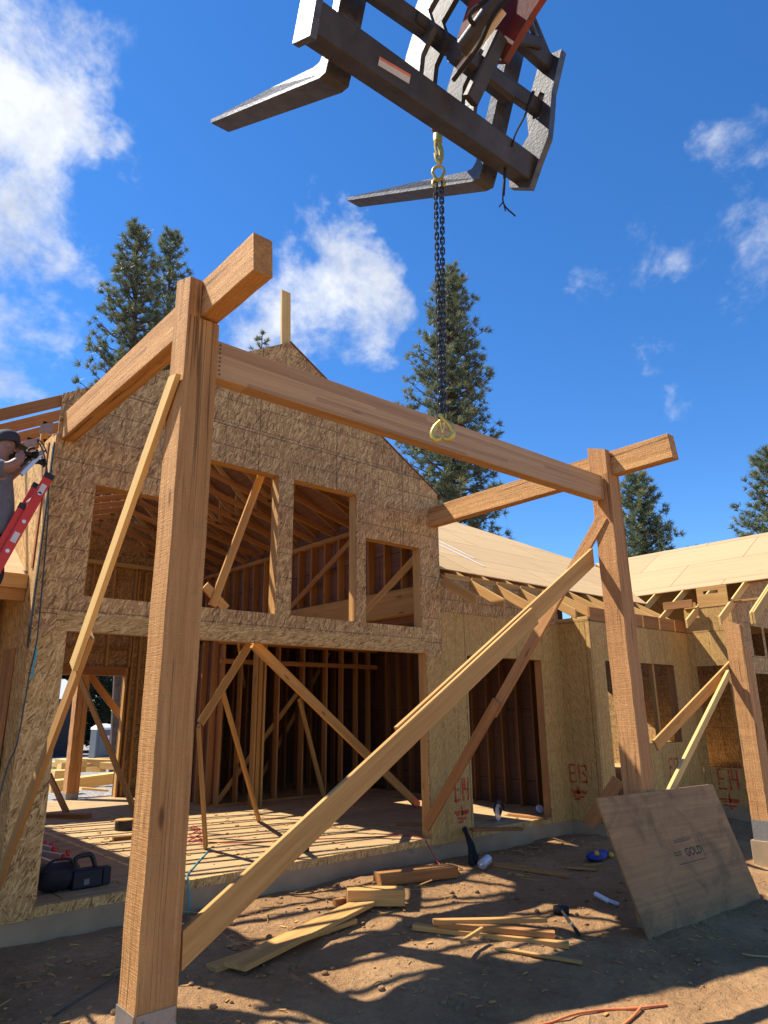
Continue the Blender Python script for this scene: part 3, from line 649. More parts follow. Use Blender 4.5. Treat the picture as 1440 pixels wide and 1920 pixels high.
# rafter tails of the middle wing
def yz_tail(x, y0, y1, parent, name='rafter_tail', mat='lumber', h=.14):
    o = h/2*1.157
    return one('beam', (x, y0, mz(x, y0)-o-.004), (x, y1, mz(x, y1)-o-.004), .038, h, cut0=.5, tn=.7).build(name, mat, parent)
for k in range(5): yz_tail(7.48+.61*k, 6.56, 9.0, house, mat='lumber')
for k in range(6): yz_tail(10.55+.6*k, 6.62, 9.5, house, mat='lumber')
for k in range(6):
    x0 = 10.34+.6*k-.02
    one('box', (max(x0, 10.36), Y1-.005, 1.43), (min(x0+.56, 13.7), Y1+.035, 1.655), ax=0).build('blocking', 'lumber_red', house)
for k in range(5):
    x0 = 7.5+.61*k; one('box', (x0+.02, YF, 1.88), (min(x0+.57, 10.28), YF+.03, 1.99), ax=0).build('blocking', 'lumber', house)
one('beam', (X1+.03, 6.6, 1.47), (X1+.03, 7.2, 1.47), .05, .05).build('top_plate', 'lumber_pale', house)
# rafter tails and blocking of the projecting wing
for y in (8.2, 7.57, 6.93, 6.29, 5.66):
    o = .07*1.157
    one('beam', (13.18, y, rz2(13.18)-o-.004), (15.4, y, rz2(15.4)-o-.004), .038, .14, cut0=.5, tn=.8).build('rafter_tail', 'lumber_pale', house)
for y in (5.06, 5.11):
    one('beam', (13.2, y, rz2(13.2)-.10-.004), (RX, y, rz2(RX)-.10-.004), .038, .18, cut0=.5).build('barge_rafter', 'lumber_pale', house)
one('box', (13.56, 6.31, 1.90), (13.60, 6.91, 2.05), ax=1).build('blocking', 'lumber_red', house)
one('box', (13.70, 6.31, 1.885), (13.73, 6.55, 2.0), ax=1).build('blocking', 'lumber', house)
b = MB(); b.poly([(5.68, 1.885), (6.27, 1.885), (6.27, 2.28), (5.68, 2.28)], [hole(5.85, 6.14, 2.14, 2.20)], lambda a, c: (13.72, a, c), (.02, 0, 0)); b.build('vent_block', 'lumber', house)
for x in (13.9, 14.7): one('beam', (x, 5.1, rz2(x)-.09), (x, 5.67, rz2(x)-.09), .09, .038).build('lookout', 'lumber', house)
# white drip edge strips lying on the middle roof
# low wing on the far left
lz = lambda y: 1.35+PITCHR*(y-7.6)
b = MB(); b.poly([(-4, 7.55), (XL-.016, 7.55), (XL-.016, 10.6), (-4, 10.6)], [], lambda a, c: (a, c, lz(c)), (0, 0, .016), wfn=lambda a, c: (a, c)); lw = b.build('low_roof', 'ply_roof', house)
one('box', (-4, 7.515, 1.20), (XL-.02, 7.545, 1.345), ax=0).build('fascia', 'lumber_pale', lw)
one('box', (-4, 7.55, 1.08), (XL-.02, 7.60, 1.22), ax=0).build('fascia', 'lumber', lw)
b = MB(); b.poly([(-4, -1.73), (XL-.02, -1.73), (XL-.02, 1.7), (-4, 1.7)], [], lambda a, c: (a, 8.6, c), (0, .012, 0), wfn=lambda a, c: (a, c)); b.build('low_wall', 'ply_red', house)
one('beam', (XL-.06, 7.75, FL), (XL-.035, 7.78, .62), .04, .29, up=(0, 1, 0)).build('corner_plank', 'timber_fresh', house)
one('box', (1.40, 8.30, FL), (1.64, 8.54, 1.2), ax=2).build('porch_post', 'timber_fresh', house)
# spray-painted shear wall marks
def strokes(name, lines, fn, w, parent, mat='spray_red'):
    b = MB()
    for L in lines:
        P = [V((q[0], q[1])) for q in L]
        for i in range(len(P)-1):
            d = (P[i+1]-P[i]); n = V((-d.y, d.x)).normalized()*w/2; e = d.normalized()*w*.3
            p0 = P[i]-e; p1 = P[i+1]+e
            b.poly([tuple(p0-n*random.uniform(.8, 1.1)), tuple(p1-n), tuple(p1+n*random.uniform(.8, 1.1)), tuple(p0+n)], [], fn, fn(0, 0)*0 if False else (0, 0, 0))
    return b.build(name, mat, parent, fix=False)
G_E = [[(0, 0), (0, 1)], [(0, 1), (.55, 1)], [(0, .5), (.45, .52)], [(0, 0), (.6, .02)]]
G_1 = [[(.05, 1), (.1, 0)]]
G_4 = [[(0, 1), (.02, .5), (.45, .5)], [(.42, 1), (.4, 0)]]
G_3 = [[(0, .95), (.4, 1), (.45, .75), (.15, .55), (.48, .38), (.42, .05), (0, .05)]]
G_ARROW = [[(.2, .0), (.5, 0.02)], [(.1, .12), (.75, .1)], [(-.1, .3), (.95, .3)], [(0, .22), (.9, .24)], [(.42, .45), (.44, .2)]]
def word(gl, x, z, w, h):
    o = []; cx = x
    for g, adv in gl:
        for L in g: o.append([(cx+q[0]*w, z+q[1]*h) for q in L])
        cx += adv*w
    return o
E14 = [(G_E, .85), (G_1, .3), (G_4, .7)]; E13 = [(G_E, .85), (G_1, .3), (G_3, .7)]
def mark(gl, x, z, w, h, fn, parent, arrow=True, lw=.038):
    L = word(gl, x, z, w, h)
    if arrow: L += [[(x+.05*w+q[0]*w*1.5, z-h*1.0+q[1]*h*1.6) for q in l] for l in G_ARROW]
    strokes('painted_mark', L, fn, lw, parent)
mark(E14, 7.56, -1.22, .17, .28, lambda a, c: V((a, YF-.0145, c)), ww)
mark(E13, 10.47, -1.15, .2, .26, lambda a, c: V((X1-.0145, 6.63+(11.02-a), c)), [o for o in house.children if o.name.startswith('return_wall')][0], lw=.035)
mark(E13, 12.45, -1.18, .2, .3, lambda a, c: V((a, Y1-.0145, c)), wb, arrow=False)
mark(E14, 14.05-.25, -1.45, .22, .34, lambda a, c: V((X2-.0145, 5.72+(14.4-a), c)), [o for o in house.children if o.name.startswith('return_wall')][1], lw=.035)
# ------------------------------------------------------------------ heavy timber porch frame
PX0, PY0 = 1.795, 4.089; PW = 0.241; SHZ = 2.66
PX1, PY1 = 7.13, 4.089
def chk(o): return o
def timber_post(name, label, x, y, zb, lean=0.0, zsh=SHZ, ztop=3.0, tw=0.095, mat='timber', group='rough sawn timber posts', pier=.16):
    root = thing(name, label, 'timber post', (x+PW/2, y+PW/2, zb), group)
    b = MB(); b.beam((x+PW/2, y+PW/2, zb), (x+PW/2+lean, y+PW/2, zsh), PW, PW, up=(0, 1, 0), ch=.006, seg=30, wob=.0032, tn=.55); b.build('shaft', mat, root)
    b = MB(); b.beam((x+tw/2+lean, y+PW/2+.002, zsh), (x+tw/2+lean*1.07, y+PW/2+.002, ztop), tw, PW-.004, up=(0, 1, 0), ch=.005, tn=.55, cut1=.35); b.build('tongue', mat, root)
    b = MB()
    b.box((x+.01, y-.006, zb-.20), (x+PW-.01, y-.001, zb+.075), ax=2); b.box((x-.006, y+.0, zb-.20), (x-.001, y+PW, zb+.075), ax=2)
    b.box((x-.001, y, zb-.035), (x+PW, y+PW, zb-.003), ax=0)
    br = b.build('post_base', 'galvanized', root)
    b = MB(); b.lathe((x+.05, y-.006, zb+.03), (0, -1, 0), [(.012, 0), (.012, .012), (.004, .016)], 10); b.build('bolt', 'galvanized', br)
    b = MB(); b.beam((x+PW/2, y+PW/2, zb-.75), (x+PW/2, y+PW/2, zb-pier), .32, .32, up=(0, 1, 0), ch=.012); b.build('concrete_pier', 'concrete', root)
    return root
timber_post('timber_post', 'nearest tall rough-sawn timber post with cracked orange face, left foreground', PX0, PY0, -1.62)
timber_post('timber_post', 'rough-sawn timber post right of centre with the plywood sheet leaning on it', PX1+.03, PY1, -2.20, pier=.10, lean=-.075, mat='timber_fresh')
fp = onZ(1396, 1590, -1.72)
timber_post('timber_post', 'short timber post at the right edge on a galvanized base and lit concrete pier', 10.85, 4.37, -1.60, pier=.19, lean=-.0, zsh=.83, ztop=1.22, mat='timber_fresh')
# the second tongue of the far post
# outrigger beams
def outrigger(label, x, y0, z0, y1, z1):
    b = MB(); b.beam((x, y0, z0), (x, y1, z1), .142, .292, ch=.005, seg=18, wob=.002, tn=.7, cut0=0.09)
    o = b.build('outrigger_beam', 'timber', origin=(x, y1, z1)); return tag(o, label, 'timber beam', 'outrigger beams from the gable corners')
outrigger('thick timber beam over the nearest post, running back to the left gable corner', PX0+.098+.071, 3.40, 2.825, 7.185, 2.85)
outrigger('thick timber beam over the right post, running back to the right gable corner', PX1+.03-.07+.098+.071, 3.36, 2.815, 7.185, 2.805)
# front glulam
root = thing('glulam_beam', 'long laminated beam spanning between the two tall timber posts', 'beam', (4.6, 4.2, 2.3))
a = V((2.04, 4.225, 2.435)); c = V((7.075, 4.225, 2.495))
b = MB(); b.beam(a, c, .125, .29, ch=.003, seg=1, tn=.6, up=(0, 0, 1)); b.build('laminated_body', 'glulam', root)
b = MB()
for s, x0 in ((a, a.x+.05), (c, c.x-.04)):
    for k in range(8): b.lathe((x0+random.uniform(-.006, .006), 4.225-.0625, s.z-.115+k*.033), (0, -1, 0), [(.0065, -.002), (.0065, .003), (.003, .004)], 8)
b.build('nail_heads', 'nail_dark', root)

# ------------------------------------------------------------------ braces
BR = 'temporary lumber braces'
def brace(label, p0, p1, w=.038, h=.14, up=(0, 0, 1), mat='lumber', c0=0, c1=0, name='brace', tn=None):
    o = one('beam', p0, p1, w, h, up=up, cut0=c0, cut1=c1, tn=tn, seg=1).build(name, mat, origin=V(p1) if p1[2] < p0[2] else V(p0))
    return tag(o, label, 'brace', BR)
# main diagonal: two boards face-nailed, lower in front
pa = V((2.05, 4.115, -1.29)); pb = V((7.09, 4.36, 1.69)); dd = (pb-pa)
sd = dd.cross(V((0, 0, 1))).normalized(); uu = sd.cross(dd).normalized()
q = lambda t, s=0, u=0: pa+dd*t+sd*s+uu*u
brace('long lower diagonal board rising from the foot of the nearest post', q(0), q(.735), .038, .178, c0=.55, tn=.6, mat='lumber')
brace('upper diagonal board lapped behind the lower one, ending at the right post', q(.36, -.040, .012), q(1.0, -.040, .012), .038, .185, c1=.6, tn=.75)
# right post to gable corner
pA = V((7.095, 4.215, 2.16)); pB = V((7.045, 7.22, -1.53)); dA = pB-pA
brace('board from the top of the right post sloping down towards the gable corner', pA, pA+dA*.60, .038, .14, mat='timber_fresh', tn=.5, up=(0, 1, 0))
brace('darker lower half of the sloping board, toned for shadow, foot on the deck by the E14 mark', pA+dA*.56+V((-.04, 0, 0)), pB+V((-.04, 0, .03)), .038, .14, mat='lumber_red', up=(0, 1, 0))  # redder, darker piece stands in for the shadowed half of the board
# nearest post back to the left gable corner
pA = V((1.765, 4.16, 2.20)); pB = V((1.73, 7.17, -1.62)); dA = pB-pA
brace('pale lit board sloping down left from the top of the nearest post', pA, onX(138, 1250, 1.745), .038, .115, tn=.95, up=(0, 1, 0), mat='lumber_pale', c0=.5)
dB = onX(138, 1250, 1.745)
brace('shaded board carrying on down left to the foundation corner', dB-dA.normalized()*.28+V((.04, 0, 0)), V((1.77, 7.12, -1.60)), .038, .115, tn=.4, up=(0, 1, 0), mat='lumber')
# interior braces behind the main opening
def ibrace(label, top, foot, ytop=None, w=.038, h=.09, mat='lumber', zf=FL, **k):
    F = onZ(*foot, zf); Tt = onY(*top, ytop if ytop else F.y)
    d = (F-Tt).normalized(); F = F - d*.02
    return brace(label, Tt, F, w, h, mat=mat, **k), Tt, F
o, hd, ft = ibrace('wide orange plank brace from the header down to a red-tipped foot inside the hall', (474, 1205), (786, 1512), 7.45, h=.14)
dr = (ft-hd).normalized()
red = one('beam', ft-dr*.28+V((0, 0, .0)), ft, .041, .143).build('red_end', 'plastic_red', o, origin=None)

i2 = onY(376, 1356, 8.0)
brace('thin brace with a sunlit edge dropping left from the header to a leaning stud', onY(470, 1205, 7.48), i2, .038, .09)
ibrace('lit leaning stud standing on the deck just right of the nearest post', (372, 1362), (386, 1592), 8.05)
ibrace('leaning stud with its foot out on the stripes of sun, propping the thin brace', (416, 1292), (486, 1540), 8.3)
ibrace('long dim diagonal brace crossing the studs, steeper of the crossing pair', (622, 1214), (474, 1484))
ibrace('dim diagonal brace landing furthest left at the back of the hall floor', (560, 1296), (402, 1509))
ibrace('short leaning brace from the crossing pair down to the right', (561, 1310), (607, 1494))
ibrace('reddish leaning stud by the stud pack at the back of the hall', (447, 1207), (480, 1440), 11.5)
# braces of the back porch post
pb_ = onY(142, 1252, 15.1)
ibrace('tan brace from the back porch post down into the hall', (146, 1262), (256, 1528), 14.4, h=.12)
brace('dark brace from the back porch post rising over the yard opening', onY(160, 1255, 15.35), onY(300, 1440, 15.35), .038, .14, mat='lumber_red')
ibrace('short red-brown brace at the left end of the deck', (93, 1455), (127, 1528), 13.9, mat='lumber_red', h=.13)
# window brace in the tall opening
brace('sunlit diagonal brace standing in the second tall window hole', onY(490, 890, 7.6), onY(398, 1136, 7.6), .038, .10, tn=.7)
brace('stubby board crossing the foot of the window brace', onY(384, 1098, 7.62), onY(424, 1142, 7.62), .038, .11, tn=.8)
# far right post braces
brace('flat brace from the far right post down left in front of the window', onY(1374, 1245, 4.62), onY(1229, 1398, 4.62+.3), .038, .15, tn=.6)
brace('steep pale brace from the far right post down behind the plywood', onY(1366, 1262, 4.60), onY(1248, 1500, 4.3), .042, .10, tn=.95, mat='lumber_pale')
brace('small stake brace at the foot of the right post behind the plywood', onY(1160, 1462, 5.2), onY(1104, 1545, 5.6), .05, .16, mat='lumber_red')
bp = timber_post('timber_post', 'back porch timber post seen through the hall with the gravel yard behind', 4.93, 15.22, -1.60, zsh=2.6, ztop=2.9, mat='timber_fresh')
ld = thing('drip_edge_strip', 'white metal strips lying loose on the middle roof', 'metal strip', onY(870, 1040, 8.6))
def on_mid(x, y, up=.02):
    r = ray(x, y); k = (1.95+up-PITCHR*7.2)/(r.z-PITCHR*r.y); return r*k
for (p0, p1) in (((821, 1020), (908, 1062)), ((821, 1014), (890, 1047))):
    a, c = on_mid(*p0, .03), on_mid(*p1, .03); one('beam', a-(c-a)*.5, c, .03, .015, up=(0, -.5, 1)).build('strip', 'drip_white', ld)

# ------------------------------------------------------------------ telehandler fork carriage overhead
FQ = [2.194, 2.182, 2.984, 0.071, 0.437, -0.107]
def rotm(a, b, c): return Matrix.Rotation(a, 3, 'Z') @ Matrix.Rotation(b, 3, 'X') @ Matrix.Rotation(c, 3, 'Y')
FA = rotm(*FQ[3:6]); FP = V(FQ[:3])
def C(u, v, w): return FP + FA @ V((u, v, w))
def inpl(x, y, v=-.1):
    r = ray(x, y); n = FA.col[1]; k = (FP.dot(n)+v)/r.dot(n); l = FA.transposed() @ (r*k-FP); return l.x, l.z
def Cp(x, y, v=-.1): u, w = inpl(x, y, v); return C(u, v, w)
UV, WV = FA.col[1], FA.col[2]; UU = FA.col[0]
fk = thing('fork_attachment', 'dark telehandler pallet fork carriage hanging overhead with two forks', 'lifting fork', C(0, 0, 0))
def fbar(name, p0, p1, w, h, up, mat='steel_dark', ch=.008, parent=fk): return one('beam', p0, p1, w, h, up=up, ch=ch).build(name, mat, parent)
beam_ = fbar('bottom_beam', C(-.86, -.13, .12), C(.74, -.13, .125), .13, .145, WV)
fbar('middle_bar', C(-.92, -.11, .40), C(.77, -.11, .49), .06, .085, WV)
fbar('top_bar', C(-.92, -.12, .74), C(.78, -.12, .735), .07, .09, WV)
# side plates: the left one plain, the right one waisted with a slot
def vplate(name, u, pts, hole_, t, mat, parent=fk):
    b = MB(); b.poly(pts, [hole_] if hole_ else [], lambda v, w: C(u, v, w), UU*t); return b.build(name, mat, parent)
vplate('side_plate', -.895, [(-.21, .02), (-.07, .02), (-.07, .30), (-.10, .5), (-.07, .9), (-.20, .9), (-.20, .5), (-.20, .25)], None, .035, 'steel_worn')
rp = [(-.20, .01), (-.04, .03), (-.02, .12), (-.06, .25), (-.10, .33), (-.05, .45), (-.04, .55), (-.05, .78), (-.20, .80), (-.20, .56), (-.23, .42), (-.25, .30), (-.22, .15)]
vplate('side_plate', .735, rp, [(-.15, .42), (-.10, .42), (-.09, .52), (-.11, .58), (-.15, .56)], .05, 'steel_worn')
# forks: blade and shank in one L-shaped mesh with a tapered tip
def fork(h, t, sh_u, wd=.14):
    ht = ray(*h); H = Cp(h[0], h[1], 0.0); Tt = ray(*t)
    best = None
    for i in range(200):
        k = H.length*(0.7+i*.006); P = Tt.normalized()*k
        e = abs((P-H).length-1.2)
        if (P-H).dot(UV) > 0 and (best is None or e < best[0]): best = (e, P)
    Tp = best[1]; d = (Tp-H).normalized(); side = d.cross(WV).normalized(); up = side.cross(d).normalized()
    up2 = (C(sh_u, 0, .78)-C(sh_u, 0, 0)).normalized()
    prof = [(0.0, 0), (.05, -.015), (1.2, -.004), (1.2, .018), (.5, .042), (.11, .052), (.07, .065), (.052, .10)]
    b = MB(); sec = []
    pts3 = [H+d*(x-.0)+up*z for x, z in prof] + [H+d*.045+up2*.95, H-d*.005+up2*.95, H-d*.005+up2*.06]
    n = len(pts3); vs = []
    for s in (-1, 1):
        for i, p in enumerate(pts3):
            tap = .86 if i in (2, 3) else 1.0
            vs.append(p+side*(s*wd/2*tap))
    tri = tessellate_polygon([[V((x, z, 0)) for x, z in prof]+[V((.045, .95, 0)), V((-.005, .95, 0)), V((-.005, .06, 0))]])
    fs_ = [tuple(q) for q in tri]+[tuple(i+n for i in reversed(q)) for q in tri]+[(i, (i+1) % n, (i+1) % n+n, i+n) for i in range(n)]
    b._add(vs, fs_, [(v.x, v.y, v.z) for v in vs], .5); return b.build('fork', 'steel_worn', fk)
fork((632, 150), (412, 238), -.62, .145); fork((912, 343), (664, 381), .55, .145)
# centre lugs
lug = [(-.02, .18), (-.16, .18), (-.14, .30), (-.19, .42), (-.12, .52), (-.22, .66), (-.20, .95), (-.04, .95), (-.05, .7), (-.01, .55), (-.04, .45), (-.02, .32)]
for u, mt in ((-.22, 'steel_worn'), (-.12, 'steel_dark'), (.10, 'steel_dark'), (.20, 'steel_worn')): vplate('centre_lug', u, lug, None, .03, mt)
for (a, c) in (((.18, .50), (.22, .95)), ((-.26, .44), (-.16, .44))): fbar('hinge_pin', C(-.3 if a[0] < 0 else .05, -.13, a[1]), C(-.05 if a[0] < 0 else .3, -.13, a[1]), .05, .05, WV, ch=.02)
# triangular load guard
fbar('guard_bar', Cp(1036, 128, -.12), Cp(990, 18, -.12), .03, .045, WV); fbar('guard_bar', Cp(990, 18, -.12), Cp(940, -70, -.12), .03, .045, WV); fbar('guard_bar', Cp(962, 62, -.12), Cp(1000, 30, -.12), .03, .03, WV)
fbar('guard_post', Cp(1008, 75, -.12), Cp(990, 20, -.12), .03, .05, WV, 'steel_worn')
fbar('cross_tie', Cp(930, 60, -.16), Cp(1012, 82, -.16), .04, .06, WV)
# red boom head, tilt cylinder
hd_ = thing('boom_head', 'red telehandler boom head and tilt cylinder behind the fork carriage', 'boom', C(.15, -.3, .4))
hd_['label'] = 'red telehandler boom end with a tan cylinder rod, cut off by the top edge'
b = MB()
for u in (-.10, .12):
    b2 = MB(); b2.poly([(-.24, .42), (-.36, .40), (-.46, .60), (-.62, .86), (-1.2, 1.08), (-1.2, 1.24), (-.5, 1.05), (-.30, .80)], [], lambda v, w, u=u: C(u+(-v-.2)*.12, v, w), UU*.04); b2.build('boom_cheek', 'paint_red', hd_)
fbar('boom_tube', C(.17, -.75, .98), C(.50, -3.2, 2.05), .30, .34, WV, 'paint_red', .02, hd_)
fbar('head_pivot', C(-.12, -.27, .34), C(.32, -.27, .34), .10, .10, WV, 'steel_dark', .04, hd_)
fbar('head_plate', C(.03, -.30, .16), C(.10, -.34, .50), .09, .05, UV, 'steel_dark', .01, hd_)
cy0, cy1 = Cp(860, 133, -.42), Cp(942, 22, -.60)
b = MB(); b.tube([cy0, cy0+(cy1-cy0)*1.02], .020, 14); b.build('cylinder_rod', 'cyl_rod', hd_, smooth=True)
off = UU*-.045+WV*.03
b = MB(); b.tube([cy0+(cy1-cy0)*.15+off, cy0+(cy1-cy0)*2.0+off], .036, 16); b.build('cylinder_barrel', 'steel_dark', hd_, smooth=True)
b = MB(); b.tube(bez([Cp(850, 150, -.45), Cp(895, 90, -.6), Cp(930, 20, -.75), Cp(990, -40, -.95)]), .012, 8); b.build('hydraulic_hose', 'rubber_black', hd_, smooth=True)
b = MB(); b.tube(bez([Cp(900, 60, -.5), Cp(880, 30, -.55), Cp(905, 5, -.6), Cp(950, -30, -.8)]), .011, 8); b.build('hydraulic_hose', 'rubber_black', hd_, smooth=True)
# sticker, wires
sq = [inpl(*p, v=-.197) for p in ((712, 106), (770, 140), (767, 157), (709, 122))]
b = MB(); b.poly(sq, [], lambda u, w: C(u, -.1975, w), UV*.002); stk = b.build('warning_sticker', 'sticker_white', fk)
lerp = lambda s, t: tuple(((1-s)*((1-t)*sq[0][i]+t*sq[3][i])+s*((1-t)*sq[1][i]+t*sq[2][i])) for i in (0, 1))
b = MB(); b.poly([lerp(0, 0), lerp(1, 0), lerp(1, .3), lerp(0, .3)], [], lambda u, w: C(u, -.1985, w), UV*.001); b.build('orange_band', 'sticker_orange', stk)
b = MB(); b.tube(bez([Cp(1000, 172, -.2), Cp(985, 215, -.2), Cp(967, 250, -.2), Cp(960, 275, -.2)]), .006, 6); b.tube([Cp(1000, 172, -.2), Cp(988, 205, -.2)], .011, 6); b.build('loose_cable', 'rubber_black', fk)
b = MB(); b.tube(bez([Cp(947, 312, -.15), Cp(943, 362, -.2), Cp(946, 385, -.2), Cp(966, 405, -.2)]), .005, 6); b.tube([Cp(944, 378, -.2), Cp(936, 388, -.2)], .004, 5); b.tube([Cp(944, 380, -.2), Cp(948, 396, -.2)], .004, 5); b.tube([Cp(947, 315, -.15), Cp(944, 366, -.2)], .009, 6); b.build('loose_cable', 'rubber_black', fk)

# ------------------------------------------------------------------ chain sling
HK = onY(830, 806, 2.42); hx, hy = HK.x, HK.y
zat = lambda x, y: (lambda r: r.z*math.hypot(hx, hy)/math.hypot(r.x, r.y))(ray(x, y))
Z_TOP, Z_RING, Z_LOW = zat(822, 215), zat(822, 320), zat(830, 795)
ch = thing('lifting_chain', 'black two-leg lifting chain with gold hooks hanging from the fork carriage', 'chain', (hx, hy, Z_TOP))
vdir = V((hx, hy, 0)).normalized(); sdir = V((vdir.y, -vdir.x, 0))
def P(s, z, d=0): return V((hx, hy, 0))+sdir*(s+.036*(z-Z_LOW)/(Z_TOP-Z_LOW))+vdir*d+V((0, 0, z))
pitch = .0355
def link_mesh(name, rot):
    b = MB(); L = pitch/2+.008; r = .0105
    pts = []
    for i in range(20):
        a = 2*math.pi*i/20; x = math.cos(a)*r; z = math.sin(a)*r+(L-r if math.sin(a) >= 0 else -(L-r)); pts.append((x, 0, z))
    ax = sdir if rot == 0 else vdir
    b.tube([ax*p[0]+V((0, 0, p[2])) for p in pts], .0048, 8, closed=True); return b
lk = None
zz0 = zat(822, 348); n_l = int((zz0-Z_LOW)/pitch)
proto = [link_mesh('chain_link', r_).build('chain_link', 'chain_steel', ch, smooth=True) for r_ in (0, 1)]
first = [True, True]
for leg in (-1, 1):
    for i in range(n_l):
        r_ = (i+(leg > 0)) % 2
        if first[r_]: o = proto[r_]; first[r_] = False
        else: o = proto[r_].copy(); COL.objects.link(o); o.parent = ch
        k = i/max(1, n_l-1)
        o.location = P(leg*(.018*(1-k)+.011*k)+random.uniform(-.001, .001), zz0-i*pitch, random.uniform(-.002, .002)) - ch.location
zr = zat(823, 324)
b = MB(); b.tube([P(math.sin(a)*.036*(1 if math.cos(a) > -.2 else .8), zr+math.cos(a)*.048) for a in np.linspace(0, 2*math.pi, 25)[:-1]], .0095, 10, closed=True); b.build('master_ring', 'zinc_gold', ch, smooth=True)
for s in (-1, 1):
    b = MB(); b.tube(bez([P(s*.004, zr-.05), P(s*.03, zr-.06), P(s*.032, zr-.085), P(s*.016, zr-.095)]), [.012, .012, .011, .010]+[.010]*0 if False else .011, 8); b.build('clevis', 'zinc_gold', ch, smooth=True)
# swivel hook above
zs = zat(822, 262)
b = MB(); b.lathe(P(0, zs-.0), (0, 0, 1), [(.012, -.02), (.028, -.015), (.030, .03), (.022, .045), (.020, .06)], 14); b.build('swivel', 'zinc_gold', ch, smooth=True)
hp = bez([P(-.006, zs-.01), P(.016, zs-.07), P(.020, zs-.13), P(.012, zs-.165), P(-.008, zs-.15), P(-.018, zs-.10)], 6)
b = MB(); b.tube(hp, list(np.linspace(.018, .011, len(hp))), 10); b.build('swivel_hook', 'zinc_gold', ch, smooth=True)
b = MB(); b.tube([P(-.012, zs-.01, -.012), P(-.016, zs-.06, -.014), P(-.004, zs-.13, -.014)], .009, 8); b.build('safety_latch', 'zinc_gold', ch, smooth=True)
b = MB(); b.tube([P(math.sin(a)*.03, zs+.085+math.cos(a)*.035, -.01) for a in np.linspace(0, 2*math.pi, 17)[:-1]], .012, 8, closed=True); b.build('shackle', 'paint_red', ch, smooth=True)
# the two hooks nested as a heart
zh = zat(830, 785)
for s in (-1, 1):
    hp = bez([P(s*.006, zh+.012, s*.006), P(s*-.012, zh-.014, s*.006), P(s*-.040, zh-.045, s*.006), P(s*-.055, zh-.085, s*.004), P(s*-.040, zh-.118, s*.003), P(s*-.016, zh-.118, 0), P(s*-.004, zh-.098, 0)], 6)
    b = MB(); b.tube(hp, list(np.interp(np.linspace(0, 1, len(hp)), [0, .3, .65, 1], [.011, .014, .017, .009])), 10); h_ = b.build('sling_hook', 'zinc_gold', ch, smooth=True)
    b = MB(); b.tube([P(s*-.012, zh-.02, -.012), P(s*-.006, zh-.06, -.012), P(s*.004, zh-.088, -.010)], .005, 6); b.build('latch', 'zinc_gold', h_, smooth=True)
    b = MB(); b.tube([P(s*.012, zh+.016, -.012), P(s*.012, zh+.016, .012)], .012, 8); b.build('clevis_pin', 'zinc_gold', h_, smooth=True)

# ------------------------------------------------------------------ plywood sheet
def gpt(x, y, dz=0.0):
    p = onZ(x, y, GZ)
    for _ in range(6): p = onZ(x, y, ground_h(p.x, p.y)+dz)
    return p
A_, B_ = gpt(1218, 1766, -.01), gpt(1428, 1686, -.01)
C_ = onY(1118, 1497, 4.075); _n = (B_-A_).cross(C_-A_); D_ = ray(1336, 1470); D_ = D_*(A_.dot(_n)/D_.dot(_n))
pl = thing('plywood_sheet', 'grimy stamped plywood sheet leaning against the right timber post', 'plywood', (A_+B_)/2)
nrm = (B_-A_).cross(C_-A_).normalized()
if nrm.y > 0: nrm = -nrm
quad = lambda a, c: A_*(1-a)*(1-c)+B_*a*(1-c)+D_*a*c+C_*(1-a)*c
b = MB(); b.poly([(0, 0), (1, 0), (1, 1), (0, 1)], [], quad, -nrm*.019, wfn=lambda a, c: (a*2.1, c*1.2), woff=(3, 2, 0)); b.build('sheet', 'ply_sheet', pl)
def stamp(s, size, at, wide):
    cu = bpy.data.curves.new('stamp_text', 'FONT'); cu.body = s; cu.size = 1; cu.offset = .03; to = bpy.data.objects.new('stamp_text', cu); COL.objects.link(to)
    bpy.context.view_layer.update()
    me = bpy.data.meshes.new_from_object(to.evaluated_get(bpy.context.evaluated_depsgraph_get())); COL.objects.unlink(to); bpy.data.objects.remove(to)
    xs = [v.co.x for v in me.vertices]; w0 = max(xs)-min(xs)
    b = MB(); vs = []
    for v in me.vertices: vs.append(quad(at[0]+v.co.x/w0*wide/2.1, at[1]+v.co.y*size/1.2)+nrm*.0012)
    b._add(vs, [tuple(p.vertices) for p in me.polygons], [(0, 0, 0)]*len(vs), .5); return b.build('stamped_text', 'ink', pl, fix=False)
stamp('GOLD', .105, (.505, .485), .30)
b = MB(); st = lambda a, c: quad(a, c)+nrm*.0012
for (x0, x1, y0, y1) in ((.41, .47, .525, .533), (.41, .47, .505, .513), (.42, .66, .435, .442), (.655, .66, .442, .62), (.44, .58, .60, .606), (.44, .60, .615, .62)):
    b.poly([(x0, y0), (x1, y0), (x1, y1), (x0, y1)], [], st, (0, 0, 0))
b.build('stamped_frame', 'ink', pl, fix=False)
